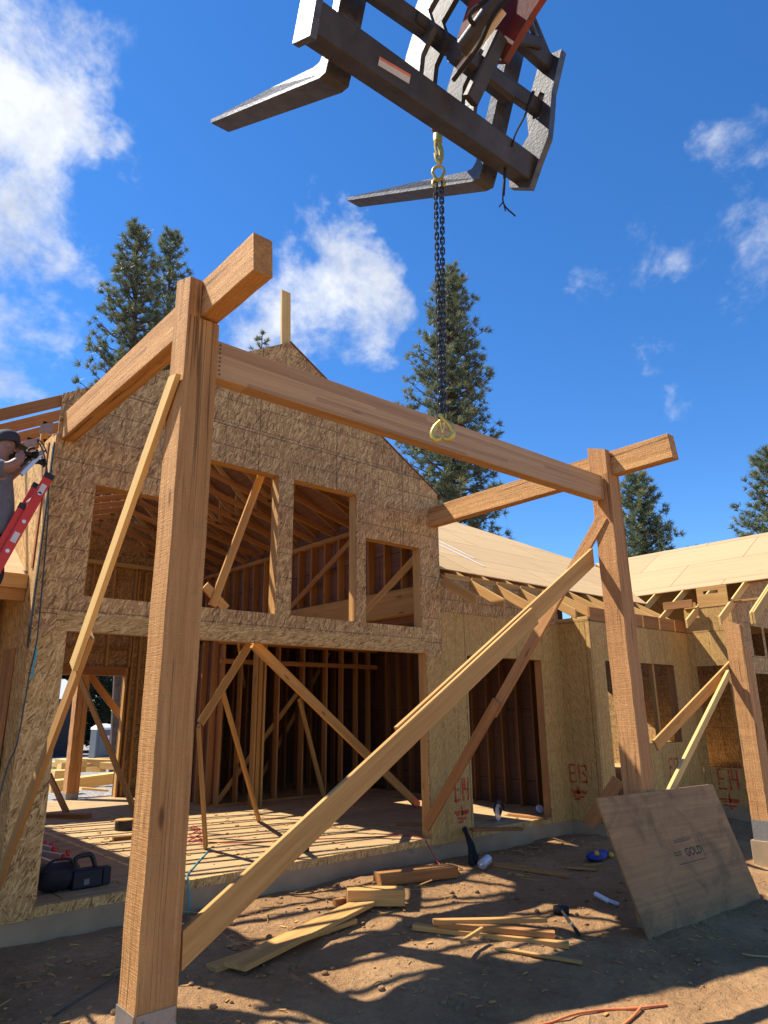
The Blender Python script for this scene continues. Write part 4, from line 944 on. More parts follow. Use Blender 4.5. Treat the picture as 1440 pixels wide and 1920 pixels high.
# ------------------------------------------------------------------ worker on the ladder
def skin_body(name, joints, edges, mat, parent, sub=2, rootk=0):
    me = bpy.data.meshes.new(name); me.from_pydata([j[0] for j in joints], edges, []); 
    o = bpy.data.objects.new(name, me); COL.objects.link(o)
    o.modifiers.new('skin', 'SKIN'); sm = o.modifiers.new('sub', 'SUBSURF'); sm.levels = sub; sm.render_levels = sub
    for i, j in enumerate(joints):
        sv = me.skin_vertices[0].data[i]; r = j[1]; sv.radius = (r, r) if not hasattr(r, '__len__') else r; sv.use_root = (i == rootk)
    bpy.context.view_layer.update()
    em = bpy.data.meshes.new_from_object(o.evaluated_get(bpy.context.evaluated_depsgraph_get()))
    em.materials.clear(); em.materials.append(MATS[mat]); em.polygons.foreach_set('use_smooth', [True]*len(em.polygons))
    bpy.data.objects.remove(o)
    r = bpy.data.objects.new(name, em); COL.objects.link(r)
    if parent is not None: r.parent = parent; r.location = -wloc(parent)
    return r
PX_, PY_ = 1.36, 7.02
feet = V((1.28, 7.02, .78))
pr = thing('person', 'worker in grey t-shirt, dark cap and black gloves standing on the red ladder', 'person', feet)
J = lambda x, y, z: V((x, PY_+y, z))
hands = onY(52, 852, 6.86)
def X(p): return p
body = [(J(1.34, 0, 1.60), (.155, .135)), (J(1.36, 0, 1.80), (.15, .15)), (J(1.33, 0, 2.02), (.17, .14)), (J(1.31, 0, 2.17), (.12, .13)), (J(1.335, 0, 2.27), .062), (J(1.365, 0, 2.36), .07), (J(1.385, 0, 2.45), (.095, .08)), (J(1.385, 0, 2.53), (.085, .075)),
        (J(1.31, -.19, 2.17), .07), (J(1.40, -.25, 2.06), .052), (J(1.46, -.22, 2.27), .045), (hands-V((.05, 0, 0)), .036),
        (J(1.31, .19, 2.17), .07), (J(1.40, .25, 2.06), .052), (J(1.50, .14, 2.24), .042), (J(1.62, .0, 2.34), .034)]
body[9] = (J(1.38, -.24, 1.99+.18), .056)
ed = [(0, 1), (1, 2), (2, 3), (3, 4), (4, 5), (5, 6), (6, 7), (3, 8), (8, 9), (9, 10), (10, 11), (3, 12), (12, 13), (13, 14), (14, 15)]
legs = [(J(1.33, -.09, 1.50), .10), (J(1.42, -.11, 1.18), .075), (J(1.29, -.10, .86), .055), (J(1.40, -.10, .80), .045), (J(1.33, .09, 1.50), .10), (J(1.44, .11, 1.20), .075), (J(1.31, .10, .86), .055), (J(1.42, .10, .80), .045)]
n0 = len(body); body += legs
ed += [(0, n0), (n0, n0+1), (n0+1, n0+2), (n0+2, n0+3), (0, n0+4), (n0+4, n0+5), (n0+5, n0+6), (n0+6, n0+7)]
skin_body('body', body, ed, 'skin', pr)
sh = [(J(1.345, 0, 1.50), (.185, .155)), (J(1.37, 0, 1.66), (.20, .175)), (J(1.36, 0, 1.84), (.19, .18)), (J(1.33, 0, 2.03), (.20, .165)), (J(1.31, 0, 2.17), (.15, .15)), (J(1.32, 0, 2.25), (.085, .085)), (J(1.31, -.19, 2.165), .092), (J(1.36, -.245, 2.14), .082), (J(1.31, .19, 2.165), .092), (J(1.36, .245, 2.14), .082)]
skin_body('t_shirt', sh, [(0, 1), (1, 2), (2, 3), (3, 4), (4, 5), (4, 6), (6, 7), (4, 8), (8, 9)], 'cloth_grey', pr)
tr_ = [(J(1.335, 0, 1.57), (.175, .15)), (J(1.33, -.09, 1.45), .118), (J(1.42, -.11, 1.18), .095), (J(1.29, -.10, .90), .075), (J(1.33, .09, 1.45), .118), (J(1.44, .11, 1.20), .095), (J(1.31, .10, .90), .075)]
skin_body('trousers', tr_, [(0, 1), (1, 2), (2, 3), (0, 4), (4, 5), (5, 6)], 'cloth_navy', pr)
for s in (-1, 1):
    skin_body('boot', [(J(1.26, s*.10, .80), (.05, .045)), (J(1.40, s*.10, .785), (.045, .035)), (J(1.28, s*.10, .92), .06)], [(0, 1), (0, 2)], 'rubber_black', pr)
b = MB(); b.lathe(J(1.345, 0, 1.54), (0, 0, 1), [(.165, -.02), (.172, -.015), (.172, .02), (.165, .025)], 24); b.build('belt', 'rubber_black', pr, smooth=True)
# cap with bill, face
b = MB(); b.lathe(J(1.38, 0, 2.50), (-.08, 0, 1), [(.112, -.015), (.113, .02), (.104, .06), (.08, .095), (.04, .112), (.008, .117)], 24); cap = b.build('cap', 'cap_dark', pr, smooth=True)
b = MB()
b.poly([(.05, -.085), (.13, -.075), (.185, -.04), (.195, 0), (.185, .04), (.13, .075), (.05, .085)], [], lambda x, y: J(1.38+x, y, 2.505-.28*max(0, x-.05)-abs(y)*.25), (0, 0, .008)); b.build('bill', 'cap_dark', cap)
b = MB(); b.tube([J(1.468, 0, 2.445), J(1.492, 0, 2.425), J(1.498, 0, 2.41), J(1.475, 0, 2.40)], [.012, .014, .016, .012], 8); b.build('nose', 'skin', pr, smooth=True)
b = MB(); b.lathe(J(1.375, -.085, 2.43), (-.1, -1, 0), [(.018, 0), (.026, .008), (.022, .016), (.01, .012)], 10); b.build('ear', 'skin', pr, smooth=True)
for s in (-1, 1):
    b = MB(); b.lathe(J(1.463, s*.033, 2.455), (1, 0, 0), [(.012, 0), (.010, .006), (.004, .009)], 8); b.build('eye', 'plastic_black', pr, smooth=True)
b = MB(); b.tube([J(1.468, -.024, 2.368), J(1.482, 0, 2.370), J(1.468, .024, 2.368)], .005, 6); b.build('mouth', 'lumber_red', pr, smooth=True)
skin_body('beard', [(J(1.43, 0, 2.335), (.045, .035)), (J(1.40, -.055, 2.36), .022), (J(1.40, .055, 2.36), .022)], [(0, 1), (0, 2)], 'cup_black', pr, 1)
def glove(palm, d, upv, side):
    d = V(d).normalized(); upv = V(upv).normalized(); sd_ = d.cross(upv)
    js = [(palm-d*.05, .030), (palm, (.040, .026)), (palm+d*.035, (.042, .024))]; es = [(0, 1), (1, 2)]
    for k, (o, L) in enumerate(((-.030, .055), (-.010, .065), (.010, .060), (.030, .048))):
        base = palm+d*.045+upv*o; n = len(js)
        js += [(base, .012), (base+d*L*.45+sd_*side*.012, .0115), (base+d*L*.6+sd_*side*.045, .0105), (base+d*L*.2+sd_*side*.062, .0095)]
        es += [(2, n), (n, n+1), (n+1, n+2), (n+2, n+3)]
    n = len(js); js += [(palm+upv*.035-d*.01, .014), (palm+upv*.062+d*.02+sd_*side*.02, .0125), (palm+upv*.060+d*.055+sd_*side*.03, .011)]; es += [(1, n), (n, n+1), (n+1, n+2)]
    return skin_body('glove', js, es, 'rubber_black', pr, 1, 1)
gun_h = hands+V((.03, 0, .0))
glove(hands, (1, 0, .15), (0, .1, 1), 1)
glove(J(1.66, .0, 2.36), (1, -.1, .2), (0, .1, 1), -1)
ng = thing('nail_gun', 'silver and black nail gun held by the worker against the left gable corner', 'nail gun', hands)
n0_ = onY(58, 858, 6.9); n1_ = onY(90, 843, 6.97)
dG = (n1_-n0_).normalized()
b = MB(); b.tube([n0_-dG*.02, n0_+dG*.05, n0_+dG*.06, n0_+dG*.14], [.030, .034, .022, .020], 14); b.build('barrel', 'galvanized', ng, smooth=True)
b = MB(); b.tube([n0_+dG*.14, n0_+dG*.20], [.012, .008], 10); b.build('nose_piece', 'steel_worn', ng, smooth=True)
b = MB(); b.tube([n0_-dG*.02, n0_-dG*.13+V((0, 0, -.03))], [.022, .019], 10); b.build('grip', 'plastic_black', ng, smooth=True)
b = MB(); b.beam(n0_+dG*.12+V((0, 0, -.02)), n0_-dG*.10+V((0, 0, -.13)), .024, .04); b.build('magazine', 'aluminium', ng)
# ladder
lad = thing('ladder', 'red fibreglass extension ladder leaning against the left gable corner', 'ladder', (1.0, 7.0, FL))
topc = onY(92, 893, 6.80); botc = onY(-12, 1078, 6.80); dl = (botc-topc).normalized()
Ltot = (topc.z-GZ)/-dl.z
for i, y in enumerate((6.80, 7.20)):
    a = V((topc.x, y, topc.z)); c = a+dl*Ltot
    rl = one('beam', a, a+dl*(Ltot*.62), .028, .085, up=(1, 0, .5), ch=.006, tn=.5).build('fly_rail', 'fibreglass_red', lad)
    one('beam', a-dl*.025, a+dl*.03, .034, .092, up=(1, 0, .5), ch=.006).build('end_cap', 'plastic_black', rl)
    o2 = V((-.075, .035 if i == 0 else -.035, -.045))
    rl2 = one('beam', a+dl*.30+o2, c+o2, .028, .085, up=(1, 0, .5), ch=.006).build('base_rail', 'fibreglass_red', lad)
    one('beam', a+dl*.275+o2, a+dl*.33+o2, .034, .092, up=(1, 0, .5), ch=.006).build('end_cap', 'plastic_black', rl2)
    one('beam', c+o2-dl*.06, c+o2, .05, .10, up=(1, 0, .5)).build('foot', 'rubber_black', rl2)
for k in range(9):
    q_ = topc+dl*(.20+.305*k)
    b = MB(); b.tube([V((q_.x, 6.782, q_.z)), V((q_.x, 7.218, q_.z))], .018, 12); b.build('rung', 'aluminium', lad, smooth=True)
for (k, y) in ((.10, 6.784), (.62, 6.784)):
    a = topc+dl*k; b = MB(); b.beam(V((a.x-.0, y, a.z)), V((a.x, y, a.z))+dl*.10, .004, .05, up=(1, 0, .5), ch=.001); b.build('safety_label', 'sticker_white', lad)
# air hose from the gun down the wall corner
hs_ = [onY(88, 850, 6.93), onY(80, 832, 6.95), onY(70, 825, 7.0), onY(82, 850, 6.98), onY(90, 900, 7.08), onY(89, 980, 7.13), onY(80, 1090, 7.14), onY(69, 1200, 7.14), onY(56, 1260, 7.13), onY(44, 1330, 7.12), onY(30, 1400, 7.10), onY(5, 1470, 7.05), V((1.6, 7.0, GZ+.02))]
b = MB(); b.tube(bez(hs_, 6), .0065, 8); tag(b.build('air_hose', 'hose_dark', smooth=True), 'dark air hose hanging from the nail gun down the left wall corner', 'hose')
hs_ = [onY(69, 1215, 7.12), onY(64, 1245, 7.12), onY(59, 1275, 7.12)]
b = MB(); b.tube(bez(hs_, 6), .0085, 8); tag(b.build('hose_wrap', 'hose_teal', smooth=True), 'short teal stretch of hose on the strand board at the far left', 'hose')

# ------------------------------------------------------------------ hoses and cords on the ground
def gp(x, y, dz=0.0):
    p = onZ(x, y, GZ)
    for _ in range(6):
        p = onZ(x, y, ground_h(p.x, p.y)+dz)
    return p
fl = lambda x, y, dz=.008: onZ(x, y, FL+dz)
b = MB(); b.tube(bez([fl(394, 1592), fl(370, 1618), fl(352, 1640), onY(352, 1650, 7.17), onY(356, 1690, 7.15), onY(350, 1730, 7.1), gp(340, 1765, .02)], 6), .0075, 8)
tag(b.build('air_hose', 'hose_teal', smooth=True), 'teal air hose running off the deck edge beside the nearest post', 'hose')
b = MB(); b.tube(bez([fl(362, 1577), fl(440, 1580), fl(600, 1573), fl(760, 1567), fl(785, 1570), onY(800, 1580, 7.16), gp(822, 1618, .02), gp(856, 1640, .01)], 6), .006, 8)
tag(b.build('extension_cord', 'cord_red', smooth=True), 'thin red cord crossing the deck and dropping over its edge', 'cord')
b = MB(); b.tube(bez([fl(350, 1550, .02), fl(372, 1556, .05), fl(356, 1566, .03), fl(378, 1572, .04), fl(352, 1578, .03), fl(380, 1560, .06), fl(362, 1548, .02)], 6), .008, 8)
tag(b.build('coiled_cord', 'cord_red', smooth=True), 'small heap of red cord on the deck right of the nearest post', 'cord')
b = MB(); b.tube(bez([gp(990, 1925, .01), gp(1030, 1918, .01), gp(1080, 1901, .015), gp(1140, 1893, .01), gp(1195, 1890, .012), gp(1250, 1884, .01)], 6), .0095, 8)
b.tube(bez([gp(1165, 1925, .012), gp(1188, 1905, .014), gp(1202, 1888, .02)], 5), .0095, 8)
tag(b.build('extension_cord', 'cord_orange', smooth=True), 'orange extension cord on the sunlit dirt at the bottom edge', 'cord')
b = MB(); b.tube(bez([gp(1392, 1788, .01), gp(1412, 1792, .015), gp(1460, 1795, .01)], 5), .008, 6)
tag(b.build('twig', 'lumber_pale', smooth=True), 'pale bent stick in the sun at the right edge', 'stick')

# ------------------------------------------------------------------ loose lumber on the ground
LG = 'loose lumber on the dirt'
def board(label, p0, p1, w, h, name='board', mat='lumber', up=(0, 0, 1), lift=0, tn=.65, cat='board', **k):
    a = gp(*p0, h/2+lift); c = gp(*p1, h/2+lift)
    return tag(one('beam', a, c, w, h, up=up, tn=tn, **k).build(name, mat, origin=a), label, cat, LG)
board('long wide plank lying in striped sun, nearest loose board', (440, 1812), (685, 1692), .235, .04, lift=.035)
board('narrow plank under the long wide one, its end poking out nearest the camera', (395, 1816), (660, 1725), .14, .04, lift=-.005)
o = board('short thick timber offcut standing on the plank end', (650, 1680), (757, 1680), .19, .15, name='timber_block', cat='timber offcut', lift=.02, tn=.9)
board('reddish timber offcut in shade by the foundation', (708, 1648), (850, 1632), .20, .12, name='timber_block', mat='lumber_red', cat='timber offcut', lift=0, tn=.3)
board('little wood wedge at the end of the thick offcut', (628, 1692), (645, 1688), .07, .05, name='wood_scrap', mat='lumber_red', cat='wood scrap')
board('top stick of the small pile, its right half in sun', (812, 1728), (1024, 1724), .075, .04, lift=.09)
board('reddish middle stick of the small pile', (822, 1732), (1040, 1752), .09, .05, mat='lumber_red', lift=.045)
board('lowest longest stick of the small pile', (775, 1737), (1067, 1772), .09, .045, lift=.0)
board('thin stake crossing the small pile', (865, 1766), (904, 1741), .03, .03, lift=.10, mat='lumber')
board('thin lath half buried right of the small pile', (928, 1777), (1092, 1805), .05, .02, mat='lumber')
board('flat shaded board in front of the doorway step', (925, 1620), (1068, 1642), .10, .04, mat='lumber_red')
board('grey lath near the blue tool bag', (1061, 1627), (1118, 1631), .06, .02, mat='lumber', tn=.3)
board('thin grey strip beside the grey lath', (1092, 1622), (1132, 1620), .03, .02, mat='lumber', tn=.3)
board('small offcut right of the black bag', (952, 1637), (982, 1642), .05, .02, mat='lumber')
tag(one('beam', onY(884, 1560, 7.1)+V((0, 0, .03)), onZ(965, 1552, FL+.02)+V((0, -.12, 0)), .14, .035, tn=.4).build('board', 'lumber_red'), 'short board lying across the doorway sill', 'board', LG)
bl = onZ(1000, 1530, FL+.02)
tag(one('beam', onZ(955, 1527, FL+.02), onZ(1030, 1535, FL+.02), .12, .035, tn=.4).build('board', 'lumber_red'), 'board on the doorway floor beside the saw', 'board', LG)
tag(one('beam', fl(80, 1528, .03), fl(165, 1530, .03), .20, .06, tn=.35).build('board', 'lumber_red'), 'dark flat board on the deck under the short brace', 'board', LG)
tag(one('beam', fl(212, 1573, .02), fl(246, 1569, .02), .09, .04, tn=.4).build('board', 'lumber_red'), 'short stick on the deck left of the nearest post', 'board', LG)
tag(one('beam', fl(742, 1545, .02), fl(800, 1545, .02), .10, .03, tn=.4).build('board', 'lumber_red'), 'dim offcut on the deck by the right jamb', 'board', LG)

# ------------------------------------------------------------------ tools
def rock(b, c, r, n=9, sq=(1, 1, 1)):
    bm = bmesh.new(); bmesh.ops.create_icosphere(bm, subdivisions=2, radius=1)
    s = random.uniform(0, 99); vs = []
    for v in bm.verts:
        d = v.co.normalized(); k = 1+.28*noise.noise(d*1.6+V((s, 0, 0)))
        vs.append(V(c)+V((d.x*sq[0], d.y*sq[1], d.z*sq[2]))*r*k)
    b._add(vs, [tuple(v.index for v in f.verts) for f in bm.faces], [tuple(v) for v in vs], .5); bm.free()
# tool bags on the deck
t1 = fl(100, 1672, .0)
tb = thing('tool_bag', 'dark slumped tool bag on the deck beside the left corner', 'tool bag', t1)
b = MB(); rock(b, t1+V((0, 0, .13)), .2, sq=(1.15, .7, .72)); b.build('bag_body', 'tool_navy', tb, smooth=True)
b = MB(); b.tube(bez([t1+V((-.14, -.1, .2)), t1+V((-.08, -.12, .29)), t1+V((.08, -.12, .29)), t1+V((.14, -.1, .2))]), .012, 8); b.build('handle', 'rubber_black', tb, smooth=True)
t2 = fl(156, 1664, .0)
ct = thing('cordless_tool_case', 'black handled battery tool with green-grey sides on the deck edge', 'power tool', t2)
b = MB(); b.box(t2+V((-.13, -.09, 0)), t2+V((.14, .09, .17)), ch=.02); b.build('case_body', 'tool_navy', ct)
b = MB(); b.box(t2+V((.15, -.07, .01)), t2+V((.24, .07, .16)), ch=.015); b.build('battery', 'tool_navy', ct)
b = MB(); b.tube(bez([t2+V((-.08, 0, .17)), t2+V((-.10, 0, .27)), t2+V((-.02, 0, .29)), t2+V((.05, 0, .28)), t2+V((.10, 0, .17))]), .022, 10); b.build('handle', 'plastic_black', ct, smooth=True)
b = MB(); b.box(t2+V((-.03, -.094, .04)), t2+V((.02, -.091, .09))); b.build('label', 'toilet_grey', ct)
# little folded aluminium ladder with red caps
fa = thing('folding_ladder', 'small folded aluminium ladder with red plastic tips lying on the deck', 'ladder', fl(110, 1620))
for i, (p0, p1) in enumerate((((60, 1606), (140, 1636)), ((60, 1596), (118, 1607)), ((60, 1584), (100, 1593)))):
    a, c = fl(*p0, .05+.02*i), fl(*p1, .05+.02*i); b = MB(); b.beam(a-(c-a)*.4, c, .035, .06, ch=.006); rl = b.build('rail', 'aluminium', fa)
    d_ = (c-a).normalized(); b = MB(); b.beam(c+V((0, 0, 0)), c+d_*.04, .045, .07, ch=.008); r2 = b.build('red_cap', 'plastic_red', rl)
for p in ((84, 1586), (96, 1590), (128, 1604)):
    b = MB(); q_ = fl(*p, .06); b.beam(q_, q_+V((.0, .03, .05)), .04, .04, ch=.01); b.build('red_cap', 'plastic_red', fa)
# nail box
nb = fl(232, 1556, 0); bx = thing('nail_bucket', 'dark round nail tub with tan lid on the deck left of the nearest post', 'box', nb)
b = MB(); b.lathe(nb, (0, 0, 1), [(.12, 0), (.13, .01), (.13, .12), (.12, .13)], 20); b.build('bucket_body', 'plastic_black', bx, smooth=True)
b = MB(); b.lathe(nb+V((0, 0, .13)), (0, 0, 1), [(.13, 0), (.13, .015), (.09, .02)], 20); b.build('lid', 'lumber', bx, smooth=True)
# drill at deck edge behind the main brace
dp = fl(570, 1597, 0); dr_ = thing('cordless_drill', 'black cordless drill standing on the deck edge behind the long diagonal board', 'drill', dp)
b = MB(); b.box(dp+V((-.05, -.04, 0)), dp+V((.05, .04, .07)), ch=.012); b.build('battery', 'plastic_black', dr_)
b = MB(); b.tube([dp+V((0, 0, .07)), dp+V((.01, 0, .17))], .022, 10); b.build('grip', 'plastic_black', dr_, smooth=True)
b = MB(); b.tube([dp+V((-.07, 0, .20)), dp+V((.08, 0, .20)), dp+V((.12, 0, .20)), dp+V((.15, 0, .20))], [.034, .034, .024, .014], 12); b.build('motor_housing', 'plastic_black', dr_, smooth=True)
# circular saw in doorway
sp_ = onZ(935, 1540, FL); sw = thing('circular_saw', 'silver and black circular saw resting in the doorway', 'saw', sp_)
b = MB(); b.lathe(sp_+V((0, 0, .12)), (.35, -1, 0), [(.02, -.006), (.125, -.004), (.125, .004), (.02, .006)], 28); b.build('blade_guard', 'aluminium', sw, smooth=True)
b = MB(); b.tube([sp_+V((.02, .02, .14)), sp_+V((.12, .14, .14))], [.065, .05], 14); b.build('motor', 'plastic_black', sw, smooth=True)
b = MB(); b.tube(bez([sp_+V((-.02, .04, .2)), sp_+V((.06, .06, .28)), sp_+V((.18, .07, .25)), sp_+V((.22, .07, .15))]), .022, 10); b.build('handle', 'plastic_black', sw, smooth=True)
b = MB(); b.box(sp_+V((-.16, -.06, .005)), sp_+V((.18, .10, .012)), ax=0); b.build('base_plate', 'galvanized', sw)
s2 = onZ(1012, 1527, FL); g2 = thing('grinder', 'small black grinder with a pale disc by the right door jamb', 'grinder', s2)
b = MB(); b.tube([s2+V((0, 0, .06)), s2+V((.12, .12, .08))], [.045, .035], 10); b.build('grinder_body', 'plastic_black', g2, smooth=True)
b = MB(); b.lathe(s2+V((-.02, -.02, .09)), (-.5, -.7, .4), [(.01, -.004), (.062, -.003), (.062, .003), (.01, .004)], 18); b.build('disc', 'aluminium', g2, smooth=True)
# black broom-like bag with silver bottle leaning on the foundation
k0 = gp(893, 1622, 0); k1 = onY(872, 1556, 7.12)
bg_ = thing('black_strap_bundle', 'bundle of black straps hanging down against the foundation under the E14 mark', 'straps', k0)
b = MB()
for i in range(15):
    e = k0+V((random.uniform(-.16, .10), random.uniform(-.10, .12), random.uniform(0, .02))); m_ = (k1+e)/2+V((random.uniform(-.05, .03), -.05, random.uniform(-.04, .04)))
    b.tube(bez([k1+V((random.uniform(-.02, .02), 0, random.uniform(-.02, .02))), m_, e]), random.uniform(.008, .016), 6)
b.build('strap', 'rubber_black', bg_, smooth=True)
b = MB(); rock(b, k1, .04, sq=(1, .8, 1.2)); b.build('knot', 'rubber_black', bg_, smooth=True)
b0 = gp(903, 1622, .06); b1 = b0+V((.16, .03, .045))
sb = thing('silver_bottle', 'crumpled silver bottle lying beside the black straps', 'bottle', b0)
b = MB(); b.tube(bez([b0, b0+(b1-b0)*.4, b0+(b1-b0)*.8, b1]), .058, 12); b.build('bottle_body', 'bottle_silver', sb)
b = MB(); d_ = (b0-b1).normalized(); b.tube([b0, b0+d_*.03], [.03, .02], 10); b.build('bottle_neck', 'bottle_silver', sb)
# blue bag
q0 = gp(1122, 1612, 0); jb = thing('tool_pouch', 'royal blue tool pouch with yellow trim on the dirt left of the plywood', 'tool pouch', q0)
b = MB(); rock(b, q0+V((-.05, 0, .05)), .15, sq=(1.3, .7, .42)); rock(b, q0+V((.14, .03, .05)), .12, sq=(1.1, .7, .5)); b.build('pouch_body', 'tool_blue', jb, smooth=True)
b = MB(); rock(b, q0+V((-.12, -.06, .10)), .035); b.build('yellow_trim', 'tool_yellow', jb, smooth=True)
b = MB(); rock(b, q0+V((.22, -.06, .04)), .04); b.build('yellow_trim', 'tool_yellow', jb, smooth=True)
# caulk tube
c0 = gp(1116, 1676, .03); c1 = gp(1142, 1690, .03); tb_ = thing('caulk_tube', 'white caulk tube on the dirt left of the plywood', 'caulk tube', c0); d_ = (c1-c0).normalized()
b = MB(); b.tube([c0, c0+d_*.20], .026, 14); b.build('tube_body', 'tube_white', tb_, smooth=True)
b = MB(); b.tube([c0+d_*.20, c0+d_*.225, c0+d_*.29], [.022, .008, .004], 10); b.build('nozzle', 'bottle_silver', tb_, smooth=True)
b = MB(); b.tube([c0+d_*.20+V((.03, .02, 0)), c0+d_*.32+V((.03, .0, .01))], .02, 8); b.build('gun_frame', 'bottle_silver', tb_, smooth=True)
# mallet
m0 = gp(1052, 1706, .045); m1 = gp(1086, 1752, .03); ml = thing('mallet', 'black rubber mallet lying on the dirt right of the stick pile', 'mallet', m0)
d_ = (m1-m0).normalized(); sd_ = d_.cross(V((0, 0, 1))).normalized()
b = MB(); b.lathe(m0-sd_*.075, sd_, [(.040, 0), (.045, .012), (.045, .138), (.040, .15)], 16); b.build('mallet_head', 'rubber_black', ml, smooth=True)
b = MB(); L_ = (m1-m0).length; b.tube([m0, m0+d_*L_*.62], .016, 10); b.build('handle', 'plastic_black', ml, smooth=True)
b = MB(); b.tube([m0+d_*L_*.60, m0+d_*L_*.80], .017, 10); b.build('pale_band', 'galvanized', ml, smooth=True)
b = MB(); b.tube([m0+d_*L_*.79, m1], .018, 10); b.build('grip', 'rubber_black', ml, smooth=True)
b = MB(); b.tube(bez([gp(340, 1765, .02), gp(300, 1785, .015), gp(170, 1860, .01), gp(60, 1930, .01)], 6), .006, 8)
tag(b.build('air_hose', 'hose_dark', smooth=True), 'dark hose trailing over the shaded dirt left of the nearest post', 'hose')
# small ground litter
b = MB()
for i in range(800):
    x = random.uniform(1.0, 10.5); y = random.uniform(3.0, 7.0)
    if i % 3 == 0: y = random.uniform(5.8, 7.1)
    z = ground_h(x, y); a = random.uniform(0, 6.28); L = random.uniform(.015, .09) if i % 9 else random.uniform(.12, .4)
    d_ = V((math.cos(a), math.sin(a), random.uniform(-.05, .15)))
    p = V((x, y, z+.006))
    if i % 4: b.tube([p, p+d_*L*.5+V((0, 0, random.uniform(0, .01))), p+d_*L], random.uniform(.002, .005), 4, tn=random.random())
    else: b.beam(p, p+d_*L*.7, random.uniform(.008, .03), random.uniform(.003, .012), tn=random.random())
tag(b.build('ground_litter', 'lumber', fix=False), 'twigs and wood chips scattered over the dirt', 'litter', kind='stuff')
b = MB()
for i in range(520):
    x = random.uniform(1.0, 9.5); y = random.uniform(3.0, 7.0); r_ = random.choice((.006, .008, .012, .015, .022, .03))
    rock(b, (x, y, ground_h(x, y)+r_*.3), r_, sq=(1, .9, .7))
o = b.build('dirt_clods', 'dirt', fix=False, smooth=True); tag(o, 'clods of dirt lying over the ground', 'clods', kind='stuff')

b = MB()
for i in range(260):
    x = random.uniform(2.4, 9.6); y = random.uniform(7.4, 11.8); a = random.uniform(0, 6.28); L = random.uniform(.02, .10)
    if x > 7.2 and not 8.0 < x < 9.6: continue
    d_ = V((math.cos(a), math.sin(a), 0)); q_ = V((x, y, FL+.006))
    b.beam(q_, q_+d_*L, random.uniform(.008, .04), random.uniform(.004, .012), tn=random.random())
tag(b.build('deck_litter', 'lumber', fix=False), 'wood chips and shavings littering the deck', 'litter', kind='stuff')

# ------------------------------------------------------------------ yard behind the house
lp_group = 'lumber offcuts stacked in the yard behind'
def yard(label, p0, p1, w, h, y, mat='lumber_pale', name='yard_timber'):
    a, c = onY(*p0, y), onY(*p1, y); return tag(one('beam', a, c, w, h, tn=.9).build(name, mat, origin=a), label, 'timber', lp_group)
yard('long pale timber lying in the yard behind the hall, nearest of the yard pile', (92, 1475), (225, 1457), .35, .26, 19)
yard('second long timber seen left of the back post', (98, 1452), (140, 1450), .4, .2, 20.5)
yard('short reddish board end on the gravel in front of the long timber', (150, 1478), (200, 1482), .25, .05, 18.3)
for i in range(16):
    x = random.uniform(95, 215); yv = random.uniform(1424, 1446); Y_ = 21.5+random.uniform(0, 3)
    p = onY(x, yv, Y_); a = random.uniform(0, 3.1); d_ = V((math.cos(a), math.sin(a), random.uniform(-.1, .1)))*random.uniform(.3, .7)
    tag(one('beam', p-d_, p+d_, random.uniform(.15, .3), random.uniform(.08, .2), tn=random.uniform(.5, 1)).build('yard_offcut', random.choice(('lumber_pale', 'lumber_pale', 'lumber')), origin=p), 'pale timber offcut heaped in the sunny yard behind the hall', 'timber offcut', 'offcuts heaped in the yard')
YT = 45; tp0 = onY(172+16, 1423, YT); gzt = ground_h(tp0.x, YT)
pt = thing('portable_toilet', 'grey portable toilet with white roof in the yard behind the hall', 'portable toilet', (tp0.x, YT, gzt))
zt = onY(188, 1368, YT).z
one('beam', (tp0.x, YT, gzt), (tp0.x, YT, zt), 1.1, 1.1, up=(0, 1, 0), ch=.05).build('cabin', 'toilet_grey', pt)
b = MB(); b.lathe((tp0.x, YT, zt), (0, 0, 1), [(.8, 0), (.78, .12), (.45, .3), (.2, .34)], 4); b.build('roof', 'toilet_roof', pt)
one('box', (tp0.x-.38, YT-.60, gzt+.2), (tp0.x+.38, YT-.56, zt-.15), ax=2).build('door', 'toilet_grey', pt)
one('box', (tp0.x-.15, YT-.63, zt-.75), (tp0.x+.2, YT-.61, zt-.35), ax=2).build('door_sign', 'toilet_roof', pt)
# neighbour house
YN = 52; nh = thing('neighbour_house', 'dark sided neighbouring house with pale grey roof beyond the yard', 'house', (13, YN, -2.8))
e0, e1, e2 = onY(112, 1325, YN), onY(144, 1312, YN), onY(120, 1296, YN)
gzn = ground_h(14, YN)-.2
b = MB(); b.poly([(e0.x-9, gzn), (e1.x+.2, gzn), (e1.x+.2, e1.z+.1), (e0.x-9, e0.z)], [], lambda a, c: (a, YN, c), (0, 8, 0)); b.build('wall', 'siding_dark', nh)
b = MB(); b._add([V((e0.x-10, YN-.8, e0.z-.3)), V((e1.x+.6, YN-.8, e1.z+.2)), V((e1.x+.6, YN+5, e1.z+1.6)), V((e0.x-10, YN+5, e0.z+2.4))], [(0, 1, 2, 3)], [(0, 0, 0)]*4, .5)
b._add([V((e0.x-10, YN-.8, e0.z-.5)), V((e1.x+.6, YN-.8, e1.z+.0)), V((e1.x+.6, YN+5, e1.z+1.4)), V((e0.x-10, YN+5, e0.z+2.2))], [(0, 1, 2, 3)], [(0, 0, 0)]*4, .5)
b.build('roof', 'roof_metal', nh)

